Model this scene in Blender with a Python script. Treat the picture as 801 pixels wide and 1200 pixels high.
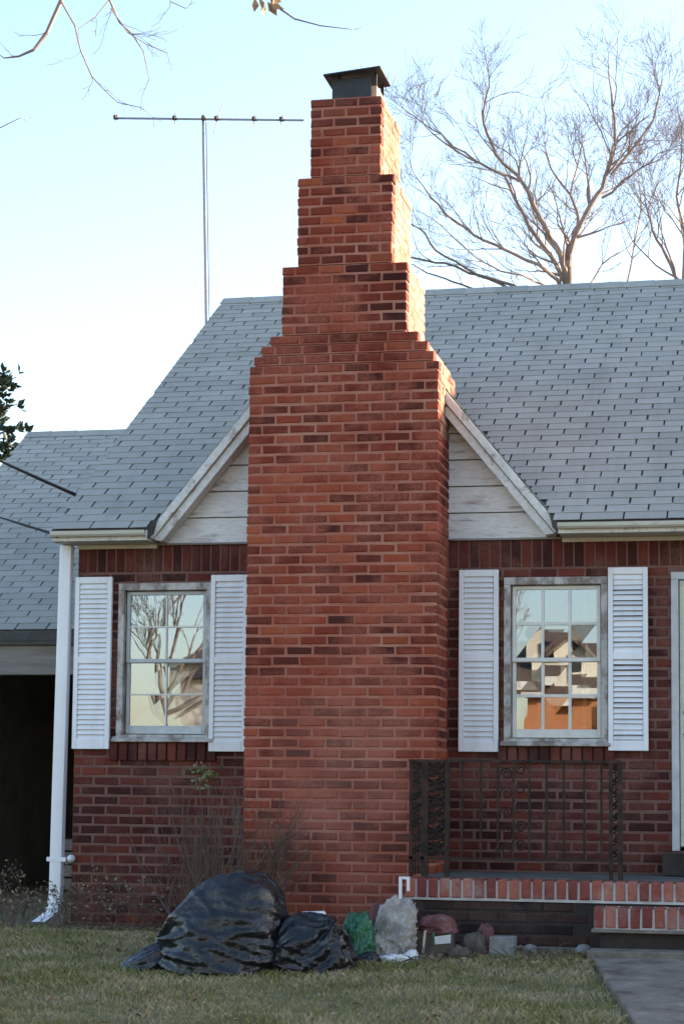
import bpy, math, random
from mathutils import Vector, Matrix, noise
import numpy as np

random.seed(7)
for o in list(bpy.data.objects): bpy.data.objects.remove(o)
scene = bpy.context.scene
COL = scene.collection
rad = math.radians

# ------------------------------------------------------------------ camera
CAM = Vector((3.076, -14.806, 1.0))
cam_d = bpy.data.cameras.new('camera'); cam = bpy.data.objects.new('camera', cam_d); COL.objects.link(cam)
cam_d.sensor_fit = 'VERTICAL'; cam_d.sensor_height = 36.0; cam_d.lens = 72.0
cam_d.shift_y = 99.0/1200.0; cam_d.clip_start = 0.1; cam_d.clip_end = 3000
CR = Matrix.Rotation(rad(12.1), 3, 'Z') @ Matrix.Rotation(rad(95.5), 3, 'X') @ Matrix.Rotation(rad(0.6), 3, 'Z')
cam.matrix_world = Matrix.Translation(CAM) @ CR.to_4x4()
scene.camera = cam
def at(px, py, y):                         # point of the place at depth y seen at a spot of the photograph
    d = CR @ Vector(((px-400.5)/2400.0, -(py-699.0)/2400.0, -1.0))
    return CAM + d*((y-CAM.y)/d.y)

# ------------------------------------------------------------------ sky, sun, exposure
SUN = Vector((0.82, 0.53, 0.236)).normalized()
w = bpy.data.worlds.new('World'); scene.world = w; w.use_nodes = True
nt = w.node_tree; nt.nodes.clear()
sky = nt.nodes.new('ShaderNodeTexSky'); sky.sky_type = 'NISHITA'; sky.sun_disc = False
sky.sun_elevation = math.asin(SUN.z); sky.sun_rotation = math.atan2(SUN.x, SUN.y)
sky.altitude = 0; sky.air_density = 1.0; sky.dust_density = 1.0; sky.ozone_density = 3.0
bg = nt.nodes.new('ShaderNodeBackground'); bg.inputs['Strength'].default_value = 0.15
wo = nt.nodes.new('ShaderNodeOutputWorld')
wb_ = nt.nodes.new('ShaderNodeMix'); wb_.data_type = 'RGBA'; wb_.blend_type = 'MULTIPLY'; wb_.inputs[0].default_value = 1.0
wb_.inputs[7].default_value = (1.22, 1.02, 0.90, 1)       # warm camera white balance, the same over the whole sky
nt.links.new(sky.outputs[0], wb_.inputs[6]); nt.links.new(wb_.outputs[2], bg.inputs['Color']); nt.links.new(bg.outputs[0], wo.inputs['Surface'])
sd = bpy.data.lights.new('sun', 'SUN'); sd.energy = 5.0; sd.angle = rad(0.5); sd.color = (1.0, 0.90, 0.70)
so = bpy.data.objects.new('sun', sd); COL.objects.link(so)
so.rotation_euler = SUN.to_track_quat('Z', 'Y').to_euler(); so.location = (12, 10, 12)
vs = scene.view_settings; vs.view_transform = 'Standard'; vs.look = 'None'; vs.exposure = 2.0; vs.gamma = 1
scene.render.engine = 'CYCLES'

# ------------------------------------------------------------------ node helpers
def new_mat(name):
    m = bpy.data.materials.new(name); m.use_nodes = True
    return m, m.node_tree, m.node_tree.nodes['Principled BSDF']
def nd(t, kind, **kw):
    n = t.nodes.new(kind)
    for k, v in kw.items(): setattr(n, k, v)
    return n
def ramp(t, fac, stops, interp='LINEAR'):
    r = nd(t, 'ShaderNodeValToRGB'); e = r.color_ramp; e.interpolation = interp
    while len(e.elements) < len(stops): e.elements.new(0.5)
    for i, (p, c) in enumerate(stops):
        e.elements[i].position = p; e.elements[i].color = (*c, 1) if len(c) == 3 else c
    t.links.new(fac, r.inputs[0]); return r.outputs[0]
def noise_n(t, vec, scale, detail=4, rough=0.55):
    n = nd(t, 'ShaderNodeTexNoise'); n.inputs['Scale'].default_value = scale
    n.inputs['Detail'].default_value = detail; n.inputs['Roughness'].default_value = rough
    if vec is not None: t.links.new(vec, n.inputs['Vector'])
    return n.outputs[0]
def mixc(t, fac, a, b, mode='MIX'):
    m = nd(t, 'ShaderNodeMix', data_type='RGBA', blend_type=mode)
    for s, v in ((m.inputs[0], fac), (m.inputs[6], a), (m.inputs[7], b)):
        if isinstance(v, (int, float)): s.default_value = v
        elif isinstance(v, tuple): s.default_value = (*v, 1)
        else: t.links.new(v, s)
    return m.outputs[2]
def mathn(t, op, a, b=0.0, clamp=False):
    m = nd(t, 'ShaderNodeMath', operation=op, use_clamp=clamp)
    for i, v in enumerate((a, b)):
        if isinstance(v, (int, float)): m.inputs[i].default_value = v
        else: t.links.new(v, m.inputs[i])
    return m.outputs[0]
def scaled(t, vec, s):
    m = nd(t, 'ShaderNodeMapping'); m.inputs['Scale'].default_value = s
    t.links.new(vec, m.inputs['Vector']); return m.outputs[0]
def bump(t, b, h, strength, dist=0.01):
    n = nd(t, 'ShaderNodeBump'); n.inputs['Strength'].default_value = strength; n.inputs['Distance'].default_value = dist
    t.links.new(h, n.inputs['Height']); t.links.new(n.outputs[0], b.inputs['Normal'])
def pos(t): return nd(t, 'ShaderNodeNewGeometry').outputs['Position']
def piece_random(t):                         # one value per separate piece, joined or not
    g = nd(t, 'ShaderNodeNewGeometry'); o = nd(t, 'ShaderNodeObjectInfo')
    return mathn(t, 'FRACT', mathn(t, 'ADD', g.outputs['Random Per Island'], o.outputs['Random']))

def mat_simple(name, stops, scale=8, rough=0.8, bumps=0.2, bscale=60, stretch=(1,1,1), metallic=0.0, spec=0.5, dist=0.004):
    m, t, b = new_mat(name)
    p = scaled(t, pos(t), stretch)
    c = ramp(t, noise_n(t, p, scale, 6, 0.6), stops)
    t.links.new(c, b.inputs['Base Color']); b.inputs['Roughness'].default_value = rough
    b.inputs['Metallic'].default_value = metallic; b.inputs['Specular IOR Level'].default_value = spec
    if bumps: bump(t, b, noise_n(t, p, bscale, 4), bumps, dist)
    return m

def mat_brick(name, stops, smear, smear_lo, smear_hi, grime, stain=False):
    m, t, b = new_mat(name)
    P = pos(t)
    c = ramp(t, piece_random(t), stops)
    c = mixc(t, 0.55, c, ramp(t, noise_n(t, P, 38, 5, 0.7), [(0.25, (0.55,0.5,0.5)), (0.75, (1.35,1.3,1.25))]), 'MULTIPLY')
    c = mixc(t, 0.8, c, ramp(t, noise_n(t, scaled(t, P, (1,1,1.4)), 1.5, 5, 0.6), [(0.32, (0.58,0.50,0.50)), (0.5, (1,1,1)), (0.68, (1.38,1.42,1.3))]), 'MULTIPLY')
    sm = ramp(t, noise_n(t, P, 2.3, 6, 0.62), [(smear_lo, (0,0,0)), (smear_hi, (1,1,1))])
    fine = ramp(t, noise_n(t, P, 42, 4, 0.7), [(0.35, (0.35,0.35,0.35)), (0.6, (1,1,1))])
    sm = mixc(t, 1.0, sm, fine, 'MULTIPLY')
    f = nd(t, 'ShaderNodeSeparateColor'); t.links.new(sm, f.inputs[0])
    c = mixc(t, mathn(t, 'MULTIPLY', f.outputs[0], 0.85), c, smear)
    if stain:
        dv = nd(t, 'ShaderNodeVectorMath', operation='DISTANCE'); t.links.new(scaled(t, P, (1,1,0.7)), dv.inputs[0]); dv.inputs[1].default_value = (0.02,-0.5,0.72)
        k = mathn(t, 'SUBTRACT', mathn(t, 'ADD', 0.35, noise_n(t, P, 4.5, 6, 0.7)), mathn(t, 'MULTIPLY', dv.outputs[1], 1.15), True)
        k = mathn(t, 'MULTIPLY', mathn(t, 'MULTIPLY', k, 1.5, True), 0.26)
        c = mixc(t, k, c, (0.40,0.20,0.155))                                     # pale chalky stain low on the stack
    g = ramp(t, noise_n(t, scaled(t, P, (1,1,0.45)), 1.6, 6, 0.6), [(0.52, (1,1,1)), (0.78, grime)])
    c = mixc(t, 1.0, c, g, 'MULTIPLY')
    sx = nd(t, 'ShaderNodeSeparateXYZ'); t.links.new(P, sx.inputs[0])
    zz = mathn(t, 'ADD', sx.outputs[2], mathn(t, 'MULTIPLY', noise_n(t, P, 3, 5), 1.6))
    so_ = mathn(t, 'MULTIPLY', mathn(t, 'SUBTRACT', zz, 6.15), 0.9, True)
    c = mixc(t, mathn(t, 'MULTIPLY', so_, 0.55), c, (0.07,0.03,0.026))          # soot stain near the flue
    t.links.new(c, b.inputs['Base Color']); b.inputs['Roughness'].default_value = 0.92
    b.inputs['Specular IOR Level'].default_value = 0.25
    bump(t, b, noise_n(t, P, 140, 5, 0.7), 0.5, 0.004)
    return m

MAT = {}
MAT['brick'] = mat_brick('chimney_brick', [(0, (0.058,0.016,0.012)), (0.25, (0.12,0.025,0.016)), (0.55, (0.19,0.035,0.019)), (0.85, (0.255,0.050,0.025)), (1, (0.32,0.078,0.034))],
                         (0.33,0.092,0.055), 0.44, 0.58, (0.55,0.46,0.46), True)
MAT['mortar'] = mat_simple('chimney_mortar', [(0.28, (0.29,0.068,0.038)), (0.5, (0.35,0.122,0.078)), (0.72, (0.40,0.19,0.13))], 2.6, 0.95, 0.5, 150)
MAT['brick_sun_tint'] = mat_brick('sun_tinted_chimney_brick', [(0, (0.13,0.045,0.028)), (0.35, (0.22,0.075,0.042)), (0.75, (0.31,0.12,0.065)), (1, (0.38,0.18,0.105))],
                         (0.47,0.31,0.21), 0.34, 0.50, (0.8,0.75,0.75))  # paler stops and smear imitate sun glow on the stack's right side
MAT['wbrick'] = mat_brick('wall_brick', [(0, (0.04,0.014,0.012)), (0.3, (0.07,0.019,0.015)), (0.65, (0.105,0.025,0.018)), (1, (0.16,0.038,0.025))],
                          (0.17,0.072,0.054), 0.47, 0.62, (0.62,0.56,0.55))
MAT['wmortar'] = mat_simple('wall_mortar', [(0.3, (0.115,0.050,0.038)), (0.7, (0.20,0.105,0.082))], 3.5, 0.95, 0.5, 150)
MAT['stepbrick'] = mat_brick('step_brick', [(0, (0.16,0.045,0.04)), (0.4, (0.24,0.065,0.05)), (0.8, (0.31,0.095,0.065)), (1, (0.36,0.14,0.10))],
                             (0.42,0.33,0.29), 0.5, 0.7, (0.7,0.66,0.66))
MAT['stepmortar'] = mat_simple('step_mortar', [(0.3, (0.36,0.33,0.31)), (0.7, (0.55,0.51,0.48))], 9, 0.95, 0.5, 150)
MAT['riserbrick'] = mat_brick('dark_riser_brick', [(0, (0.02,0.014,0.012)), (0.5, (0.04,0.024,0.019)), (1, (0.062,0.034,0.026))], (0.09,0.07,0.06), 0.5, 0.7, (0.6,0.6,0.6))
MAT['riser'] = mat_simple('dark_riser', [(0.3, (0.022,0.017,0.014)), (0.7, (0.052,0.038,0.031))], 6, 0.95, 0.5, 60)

def mat_shingle():
    m, t, b = new_mat('asphalt_shingle'); P = pos(t)
    c = ramp(t, piece_random(t), [(0, (0.325,0.315,0.28)), (0.5, (0.36,0.35,0.31)), (1, (0.395,0.385,0.342))])
    c = mixc(t, 0.8, c, ramp(t, noise_n(t, P, 240, 3, 0.8), [(0.3, (0.6,0.6,0.6)), (0.7, (1.35,1.35,1.35))]), 'MULTIPLY')
    c = mixc(t, 1.0, c, ramp(t, noise_n(t, scaled(t, P, (1,0.4,0.4)), 1.4, 5, 0.6), [(0.35, (1.03,1.03,1.03)), (0.75, (0.86,0.87,0.86))]), 'MULTIPLY')
    c = mixc(t, 1.0, c, ramp(t, noise_n(t, scaled(t, P, (3.0,0.25,0.25)), 2.2, 5, 0.65), [(0.5, (1,1,1)), (0.74, (0.88,0.89,0.88))]), 'MULTIPLY')
    t.links.new(c, b.inputs['Base Color']); b.inputs['Roughness'].default_value = 0.9; b.inputs['Specular IOR Level'].default_value = 0.3
    bump(t, b, noise_n(t, P, 400, 3, 0.8), 0.6, 0.003); return m
MAT['shingle'] = mat_shingle()
MAT['felt'] = mat_simple('roofing_felt', [(0.3, (0.065,0.065,0.062)), (0.7, (0.10,0.10,0.096))], 10, 0.95, 0.3)

def mat_peeling(name, paint, bare, lo, hi, stretch):
    m, t, b = new_mat(name); P = pos(t)
    n1 = noise_n(t, scaled(t, P, stretch), 7, 8, 0.68)
    k = ramp(t, n1, [(lo, (0,0,0)), (hi, (1,1,1))])
    c = mixc(t, 0.6, ramp(t, noise_n(t, P, 3, 5), [(0.3, paint), (0.75, tuple(x*0.80 for x in paint))]), ramp(t, noise_n(t, scaled(t, P, stretch), 40, 4), [(0.35, (0.75,0.74,0.72)), (0.6, (1.05,1.05,1.05))]), 'MULTIPLY')
    s = nd(t, 'ShaderNodeSeparateColor'); t.links.new(k, s.inputs[0])
    c = mixc(t, s.outputs[0], c, ramp(t, noise_n(t, scaled(t, P, stretch), 30, 4), [(0.3, bare), (0.7, tuple(x*1.9 for x in bare))]))
    t.links.new(c, b.inputs['Base Color']); b.inputs['Roughness'].default_value = 0.6
    h = mathn(t, 'MULTIPLY', s.outputs[0], -1.0)
    bump(t, b, h, 0.6, 0.002); return m
MAT['peel'] = mat_peeling('peeling_white_paint', (0.72,0.70,0.66), (0.20,0.17,0.145), 0.56, 0.66, (1,1,1))
MAT['siding'] = mat_peeling('siding_paint', (0.76,0.74,0.70), (0.26,0.21,0.18), 0.55, 0.64, (0.35,1,2.2))
MAT['frame'] = mat_peeling('window_paint', (0.52,0.49,0.45), (0.15,0.12,0.10), 0.45, 0.56, (1,1,0.6))
MAT['white'] = mat_simple('shutter_vinyl', [(0.25, (0.60,0.59,0.58)), (0.45, (0.74,0.735,0.74)), (0.7, (0.80,0.795,0.80))], 5, 0.5, 0.08, stretch=(1.2,1,0.35))
MAT['spout'] = mat_simple('downspout_enamel', [(0.3, (0.66,0.66,0.67)), (0.7, (0.78,0.78,0.79))], 5, 0.35, 0.03, stretch=(1,1,0.3))
MAT['muntin'] = mat_simple('muntin_paint', [(0.3, (0.58,0.56,0.50)), (0.7, (0.72,0.70,0.64))], 12, 0.5, 0.1)
MAT['alu'] = mat_simple('storm_frame', [(0.3, (0.36,0.38,0.38)), (0.7, (0.52,0.54,0.53))], 9, 0.45, 0.1)
MAT['cream'] = mat_simple('cream_trim', [(0.3, (0.45,0.42,0.34)), (0.6, (0.56,0.53,0.44)), (0.8, (0.36,0.32,0.25))], 5, 0.6, 0.2, stretch=(0.5,1,2))
MAT['iron'] = mat_simple('wrought_iron', [(0.35, (0.016,0.013,0.011)), (0.55, (0.04,0.024,0.018)), (0.8, (0.09,0.045,0.03))], 18, 0.7, 0.3, 80, spec=0.2)
MAT['capmetal'] = mat_simple('cap_metal', [(0.3, (0.018,0.022,0.024)), (0.75, (0.04,0.045,0.048))], 8, 0.6, 0.15, metallic=0.2)
MAT['tile'] = mat_simple('flue_clay', [(0.3, (0.40,0.25,0.17)), (0.7, (0.52,0.36,0.26))], 9, 0.9, 0.3)
MAT['antenna'] = mat_simple('antenna_metal', [(0.3, (0.30,0.27,0.27)), (0.7, (0.42,0.39,0.39))], 20, 0.5, 0.1, metallic=0.2)
MAT['rubber'] = mat_simple('cable_rubber', [(0.3, (0.02,0.02,0.022)), (0.7, (0.04,0.04,0.042))], 20, 0.6, 0.1)
MAT['concrete'] = mat_simple('concrete', [(0.30, (0.075,0.058,0.044)), (0.45, (0.15,0.125,0.10)), (0.58, (0.195,0.165,0.135)), (0.74, (0.28,0.242,0.20))], 5.5, 0.93, 0.9, 45, dist=0.012)
MAT['slabc'] = mat_simple('porch_concrete', [(0.28, (0.05,0.052,0.046)), (0.7, (0.11,0.108,0.10))], 5, 0.93, 0.6, 70)
MAT['oldwood'] = mat_simple('weathered_beam', [(0.3, (0.17,0.145,0.125)), (0.7, (0.31,0.28,0.255))], 5, 0.9, 0.5, 40, stretch=(0.25,1,3))
MAT['darkwall'] = mat_simple('carport_wall', [(0.3, (0.20,0.19,0.15)), (0.7, (0.30,0.28,0.23))], 3, 0.95, 0.3)
MAT['plaster'] = mat_simple('room_plaster', [(0.3, (0.22,0.20,0.18)), (0.7, (0.28,0.26,0.23))], 3, 0.9, 0.1)
MAT['bark'] = mat_simple('tree_bark', [(0.3, (0.10,0.075,0.06)), (0.7, (0.20,0.155,0.13))], 14, 0.95, 0.7, 40, stretch=(1,1,0.3))
MAT['twig'] = mat_simple('twig_bark', [(0.3, (0.20,0.145,0.125)), (0.7, (0.31,0.235,0.205))], 10, 0.95, 0)
MAT['shrubtwig'] = mat_simple('shrub_twig', [(0.3, (0.075,0.05,0.038)), (0.7, (0.15,0.10,0.075))], 10, 0.95, 0)
MAT['asphalt'] = mat_simple('asphalt', [(0.3, (0.035,0.035,0.036)), (0.7, (0.065,0.065,0.066))], 6, 0.92, 0.5, 90)

def mat_glass():
    m, t, b = new_mat('window_glass'); t.nodes.remove(b)
    g = nd(t, 'ShaderNodeBsdfGlossy'); g.inputs['Roughness'].default_value = 0.005; g.inputs['Color'].default_value = (0.87,0.90,1.0,1)
    tr = nd(t, 'ShaderNodeBsdfTransparent'); tr.inputs['Color'].default_value = (0.62,0.66,0.64,1)
    mx = nd(t, 'ShaderNodeMixShader'); fr = nd(t, 'ShaderNodeFresnel'); fr.inputs['IOR'].default_value = 2.6
    P = pos(t)
    bp = nd(t, 'ShaderNodeBump'); bp.inputs['Strength'].default_value = 0.10; bp.inputs['Distance'].default_value = 0.0010
    t.links.new(noise_n(t, scaled(t, P, (1,1,0.7)), 3.2, 1, 0.3), bp.inputs['Height'])
    t.links.new(bp.outputs[0], g.inputs['Normal'])
    t.links.new(fr.outputs[0], mx.inputs[0]); t.links.new(tr.outputs[0], mx.inputs[1]); t.links.new(g.outputs[0], mx.inputs[2])
    t.links.new(mx.outputs[0], t.nodes['Material Output'].inputs['Surface']); return m
MAT['glass'] = mat_glass()

def mat_plastic(name, col, rough=0.38):
    m, t, b = new_mat(name); P = pos(t)
    c = ramp(t, noise_n(t, P, 6, 4), [(0.3, col), (0.7, tuple(min(1, x*1.5) for x in col))])
    t.links.new(c, b.inputs['Base Color'])
    r = ramp(t, noise_n(t, P, 9, 4), [(0.3, (rough*0.7,)*3), (0.7, (rough*1.35,)*3)]); t.links.new(r, b.inputs['Roughness'])
    cr = lambda sc, st: mathn(t, 'ABSOLUTE', mathn(t, 'SUBTRACT', noise_n(t, scaled(t, P, st), sc, 2, 0.5), 0.5))
    h = mathn(t, 'ADD', cr(7, (1,1,1.8)), mathn(t, 'MULTIPLY', cr(19, (1.3,1,1)), 0.45))
    bump(t, b, h, 0.6, 0.03); return m
MAT['bag'] = mat_plastic('black_plastic', (0.005,0.0055,0.007), 0.33)
MAT['greenbag'] = mat_plastic('green_plastic', (0.012,0.085,0.035), 0.35)
MAT['paper'] = mat_simple('dirty_white_sack', [(0.28, (0.16,0.14,0.12)), (0.48, (0.32,0.29,0.255)), (0.75, (0.50,0.47,0.425))], 9, 0.85, 0.7, 28, dist=0.02)
MAT['whiteplastic'] = mat_simple('white_plastic', [(0.3, (0.62,0.62,0.61)), (0.7, (0.76,0.76,0.75))], 9, 0.5, 0.1)
MAT['redcloth'] = mat_simple('faded_red_carton', [(0.28, (0.07,0.022,0.02)), (0.55, (0.16,0.06,0.055)), (0.75, (0.24,0.13,0.115))], 12, 0.85, 0.5, 40, dist=0.01)
MAT['browncard'] = mat_simple('brown_card', [(0.3, (0.06,0.048,0.036)), (0.7, (0.13,0.105,0.08))], 12, 0.9, 0.4, 40, dist=0.01)
MAT['block'] = mat_simple('concrete_block', [(0.3, (0.16,0.155,0.145)), (0.7, (0.27,0.26,0.245))], 20, 0.95, 0.7, 120)

def mat_leaf(name, stops, rough=0.6):
    m, t, b = new_mat(name)
    c = ramp(t, piece_random(t), stops); t.links.new(c, b.inputs['Base Color']); b.inputs['Roughness'].default_value = rough
    return m
MAT['greenleaf'] = mat_leaf('green_leaf', [(0, (0.05,0.07,0.018)), (0.6, (0.09,0.115,0.028)), (1, (0.15,0.165,0.045))])
MAT['deadleaf'] = mat_leaf('dead_leaf', [(0, (0.09,0.06,0.035)), (0.5, (0.17,0.115,0.065)), (1, (0.30,0.22,0.13))], 0.85)
MAT['tanleaf'] = mat_leaf('tan_leaf', [(0, (0.30,0.18,0.08)), (1, (0.50,0.36,0.20))], 0.8)
MAT['needle'] = mat_leaf('evergreen_needle', [(0, (0.018,0.03,0.018)), (0.6, (0.03,0.048,0.028)), (1, (0.05,0.07,0.04))])
def mat_grass():
    m, t, b = new_mat('lawn_grass'); P = pos(t)
    g = ramp(t, piece_random(t), [(0, (0.115,0.125,0.038)), (0.55, (0.19,0.185,0.062)), (0.8, (0.28,0.245,0.10)), (1, (0.38,0.315,0.165))])
    d = ramp(t, piece_random(t), [(0, (0.27,0.22,0.115)), (0.6, (0.38,0.31,0.18)), (1, (0.48,0.40,0.25))])
    f = ramp(t, noise_n(t, scaled(t, P, (0.8,1.2,0.01)), 2.4, 6, 0.65), [(0.44, (0,0,0)), (0.62, (1,1,1))])
    s = nd(t, 'ShaderNodeSeparateColor'); t.links.new(f, s.inputs[0])
    t.links.new(mixc(t, s.outputs[0], g, d), b.inputs['Base Color']); b.inputs['Roughness'].default_value = 0.75
    b.inputs['Specular IOR Level'].default_value = 0.2
    return m
MAT['grass'] = mat_grass()
MAT['ground'] = mat_simple('lawn_soil', [(0.3, (0.09,0.078,0.04)), (0.5, (0.14,0.12,0.06)), (0.72, (0.21,0.17,0.095))], 2.2, 0.97, 0.8, 60, dist=0.02)
MAT['oh_orange'] = mat_simple('orange_brick_far', [(0.3, (0.34,0.13,0.055)), (0.7, (0.46,0.19,0.08))], 12, 0.9, 0)
MAT['oh_cream'] = mat_simple('cream_siding_far', [(0.3, (0.62,0.57,0.46)), (0.7, (0.70,0.65,0.54))], 3, 0.8, 0)
MAT['oh_roof'] = mat_simple('brown_roof_far', [(0.3, (0.09,0.06,0.045)), (0.7, (0.15,0.10,0.075))], 8, 0.9, 0)
MAT['oh_dark'] = mat_simple('dark_window_far', [(0.3, (0.03,0.03,0.035)), (0.7, (0.05,0.05,0.055))], 3, 0.3, 0)

# ------------------------------------------------------------------ mesh helpers
WM = {}                                              # world matrix of every object made
class MB:
    def __init__(s): s.v = []; s.f = []
    def add(s, vs, fs):
        k = len(s.v); s.v += [tuple(p) for p in vs]; s.f += [tuple(i+k for i in f) for f in fs]; return s
    def box(s, x0, x1, y0, y1, z0, z1):
        return s.add([(x0,y0,z0),(x1,y0,z0),(x1,y1,z0),(x0,y1,z0),(x0,y0,z1),(x1,y0,z1),(x1,y1,z1),(x0,y1,z1)],
                     [(3,2,1,0),(4,5,6,7),(0,1,5,4),(1,2,6,5),(2,3,7,6),(3,0,4,7)])
    def hexa(s, p):                                  # 8 points: bottom ring 0-3, top ring 4-7
        return s.add(p, [(3,2,1,0),(4,5,6,7),(0,1,5,4),(1,2,6,5),(2,3,7,6),(3,0,4,7)])
    def prism(s, poly, off):                         # polygon extruded along off
        n = len(poly); a = [Vector(p) for p in poly]; b = [p+Vector(off) for p in a]
        return s.add(a+b, [tuple(range(n))[::-1], tuple(range(n, 2*n))] + [(i, (i+1) % n, n+(i+1) % n, n+i) for i in range(n)])
    def tube(s, path, r, n=6, cap=True):
        path = [Vector(p) for p in path]; m = len(path)
        if not hasattr(r, '__len__'): r = [r]*m
        k = len(s.v); ref = None
        for i, p in enumerate(path):
            d = (path[min(i+1, m-1)]-path[max(i-1, 0)])
            if d.length < 1e-9: d = Vector((0,0,1))
            d.normalize()
            if ref is None: ref = Vector((1,0,0)) if abs(d.x) < 0.8 else Vector((0,1,0))
            u = (ref-d*ref.dot(d)).normalized(); v = d.cross(u); ref = u
            for j in range(n):
                a = 2*math.pi*j/n; s.v.append(tuple(p+(u*math.cos(a)+v*math.sin(a))*r[i]))
        for i in range(m-1):
            for j in range(n):
                s.f.append((k+i*n+j, k+i*n+(j+1) % n, k+(i+1)*n+(j+1) % n, k+(i+1)*n+j))
        if cap:
            s.f.append(tuple(k+j for j in range(n))[::-1]); s.f.append(tuple(k+(m-1)*n+j for j in range(n)))
        return s
    def mesh(s, name):
        me = bpy.data.meshes.new(name); me.from_pydata(s.v, [], s.f); me.update(); return me
    def build(s, name, mat, parent=None, smooth=False, bevel=0.0):
        me = s.mesh(name); me.materials.append(MAT[mat] if isinstance(mat, str) else mat)
        if smooth: me.polygons.foreach_set('use_smooth', [True]*len(me.polygons))
        o = link(name, me, parent)
        if bevel:
            b = o.modifiers.new('bevel', 'BEVEL'); b.width = bevel; b.segments = 1; b.limit_method = 'ANGLE'
        return o
def link(name, data, parent=None, mw=None):
    o = bpy.data.objects.new(name, data); COL.objects.link(o)
    mw = mw or Matrix.Identity(4); WM[o.name] = mw
    if parent is not None:
        o.parent = parent; o.matrix_parent_inverse = WM[parent.name].inverted()
    o.matrix_basis = mw
    return o
def tag(o, label=None, cat=None, group=None, kind=None):
    for k, v in (('label', label), ('category', cat), ('group', group), ('kind', kind)):
        if v: o[k] = v
    return o
def thing(name, label, cat, loc, group=None):
    o = link(name, None, None, Matrix.Translation(Vector(loc))); o.empty_display_size = 0.2
    return tag(o, label, cat, group)
def bar(mb, p, q, wid, thick):                        # flat bar in the plane of the facade: wid in plane, thick along y
    p = Vector(p); q = Vector(q); d = (q-p).normalized(); n = d.cross(Vector((0,1,0))).normalized()*wid/2; t = Vector((0,thick/2,0))
    return mb.hexa([p-n-t, p+n-t, p+n+t, p-n+t, q-n-t, q+n-t, q+n+t, q-n+t])

def gz(x, y):                                        # lawn height: level by the house, falling to the street
    if y > -0.8: return 0.0
    if y < -12: return -0.77
    return -0.07*(-1-y) if y < -1.2 else -0.014*((-0.8-y)/0.4)**2

# ================================================================== SETTING
ys = [500, 60, 12, 2, -0.8, -1.0, -1.2, -2, -3, -4, -5, -7, -9, -12, -40, -500]; xs = [-500, -60, -12, -6, -3, -1, 1, 3, 6, 12, 60, 500]
g = MB()
for y in ys:
    for x in xs: g.v.append((x, y, gz(x, y)))
for i in range(len(ys)-1):
    for j in range(len(xs)-1):
        a = i*len(xs)+j; g.f.append((a, a+len(xs), a+len(xs)+1, a+1))
tag(g.build('ground', 'ground'), kind='structure')
g = MB(); g.box(-300, 300, -25, -17.5, -0.86, -0.764); tag(g.build('road', 'asphalt'), kind='structure')

# walkway from the steps: concrete slabs with joints
walk = MB(); wl = []
def walk_left(y): return 1.86+0.19*(-1.5-y)
yb = [-1.74, -2.55, -3.36, -4.17, -4.98, -5.8, -6.7]
base = MB()
base.hexa([(walk_left(-6.7)+.02,-6.7,gz(0,-6.7)-.1),(4.9,-6.7,gz(0,-6.7)-.1),(4.1,-1.74,-.16),(walk_left(-1.74)+.02,-1.74,-.16),
           (walk_left(-6.7)+.02,-6.7,gz(0,-6.7)+.012),(4.9,-6.7,gz(0,-6.7)+.012),(4.1,-1.74,gz(0,-1.74)+.012),(walk_left(-1.74)+.02,-1.74,gz(0,-1.74)+.012)])
pathway = tag(base.build('footpath', 'slabc'), kind='structure')
for i in range(len(yb)-1):
    ya, yc = yb[i]-0.012, yb[i+1]+0.004
    dz = random.uniform(-.006, .006); m = MB()
    m.hexa([(walk_left(yc),yc,gz(0,yc)-.05),(4.6,yc,gz(0,yc)-.05),(4.3,ya,gz(0,ya)-.05),(walk_left(ya),ya,gz(0,ya)-.05),
            (walk_left(yc),yc,gz(0,yc)+.045+dz),(4.6,yc,gz(0,yc)+.045+dz),(4.3,ya,gz(0,ya)+.05+dz),(walk_left(ya),ya,gz(0,ya)+.05+dz)])
    m.build('slab', 'concrete', pathway, bevel=0.008)

# ================================================================== HOUSE
WX0, WX1 = -2.16, 9.4                                # front wall from corner to corner
house = thing('brick_house', 'red brick house with tall stepped front chimney and grey shingle roof', 'house', (0, 0, 0))
CH = 0.0732                                          # course height
def brick_geo(c, lx, lz, depth, axis, sgn, j=0.0012):
    """one brick; the face looks along axis*sgn, chamfered towards the face"""
    bv = 0.006; hx, hz = lx/2, lz/2
    r = lambda: random.uniform(-j, j)
    pts = []
    for d, k in ((depth, 0), (bv*0.9, 0), (0, bv)):
        for sx, sz in ((-1,-1), (1,-1), (1,1), (-1,1)):
            pts.append(((hx-k)*sx+r(), d+(r()*0.4 if d == 0 else 0), (hz-k)*sz+r()))
    out = []
    for (u, d, z) in pts:
        if axis == 'y': out.append((c[0]+u, c[1]-sgn*d, c[2]+z))
        else: out.append((c[0]-sgn*d, c[1]+u, c[2]+z))
    f = [(0,1,2,3)] + [(i, 4+i, 4+(i+1) % 4, (i+1) % 4) for i in range(4)] + [(4+i, 8+i, 8+(i+1) % 4, 4+(i+1) % 4) for i in range(4)] + [(8,9,10,11)]
    return out, f

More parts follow.
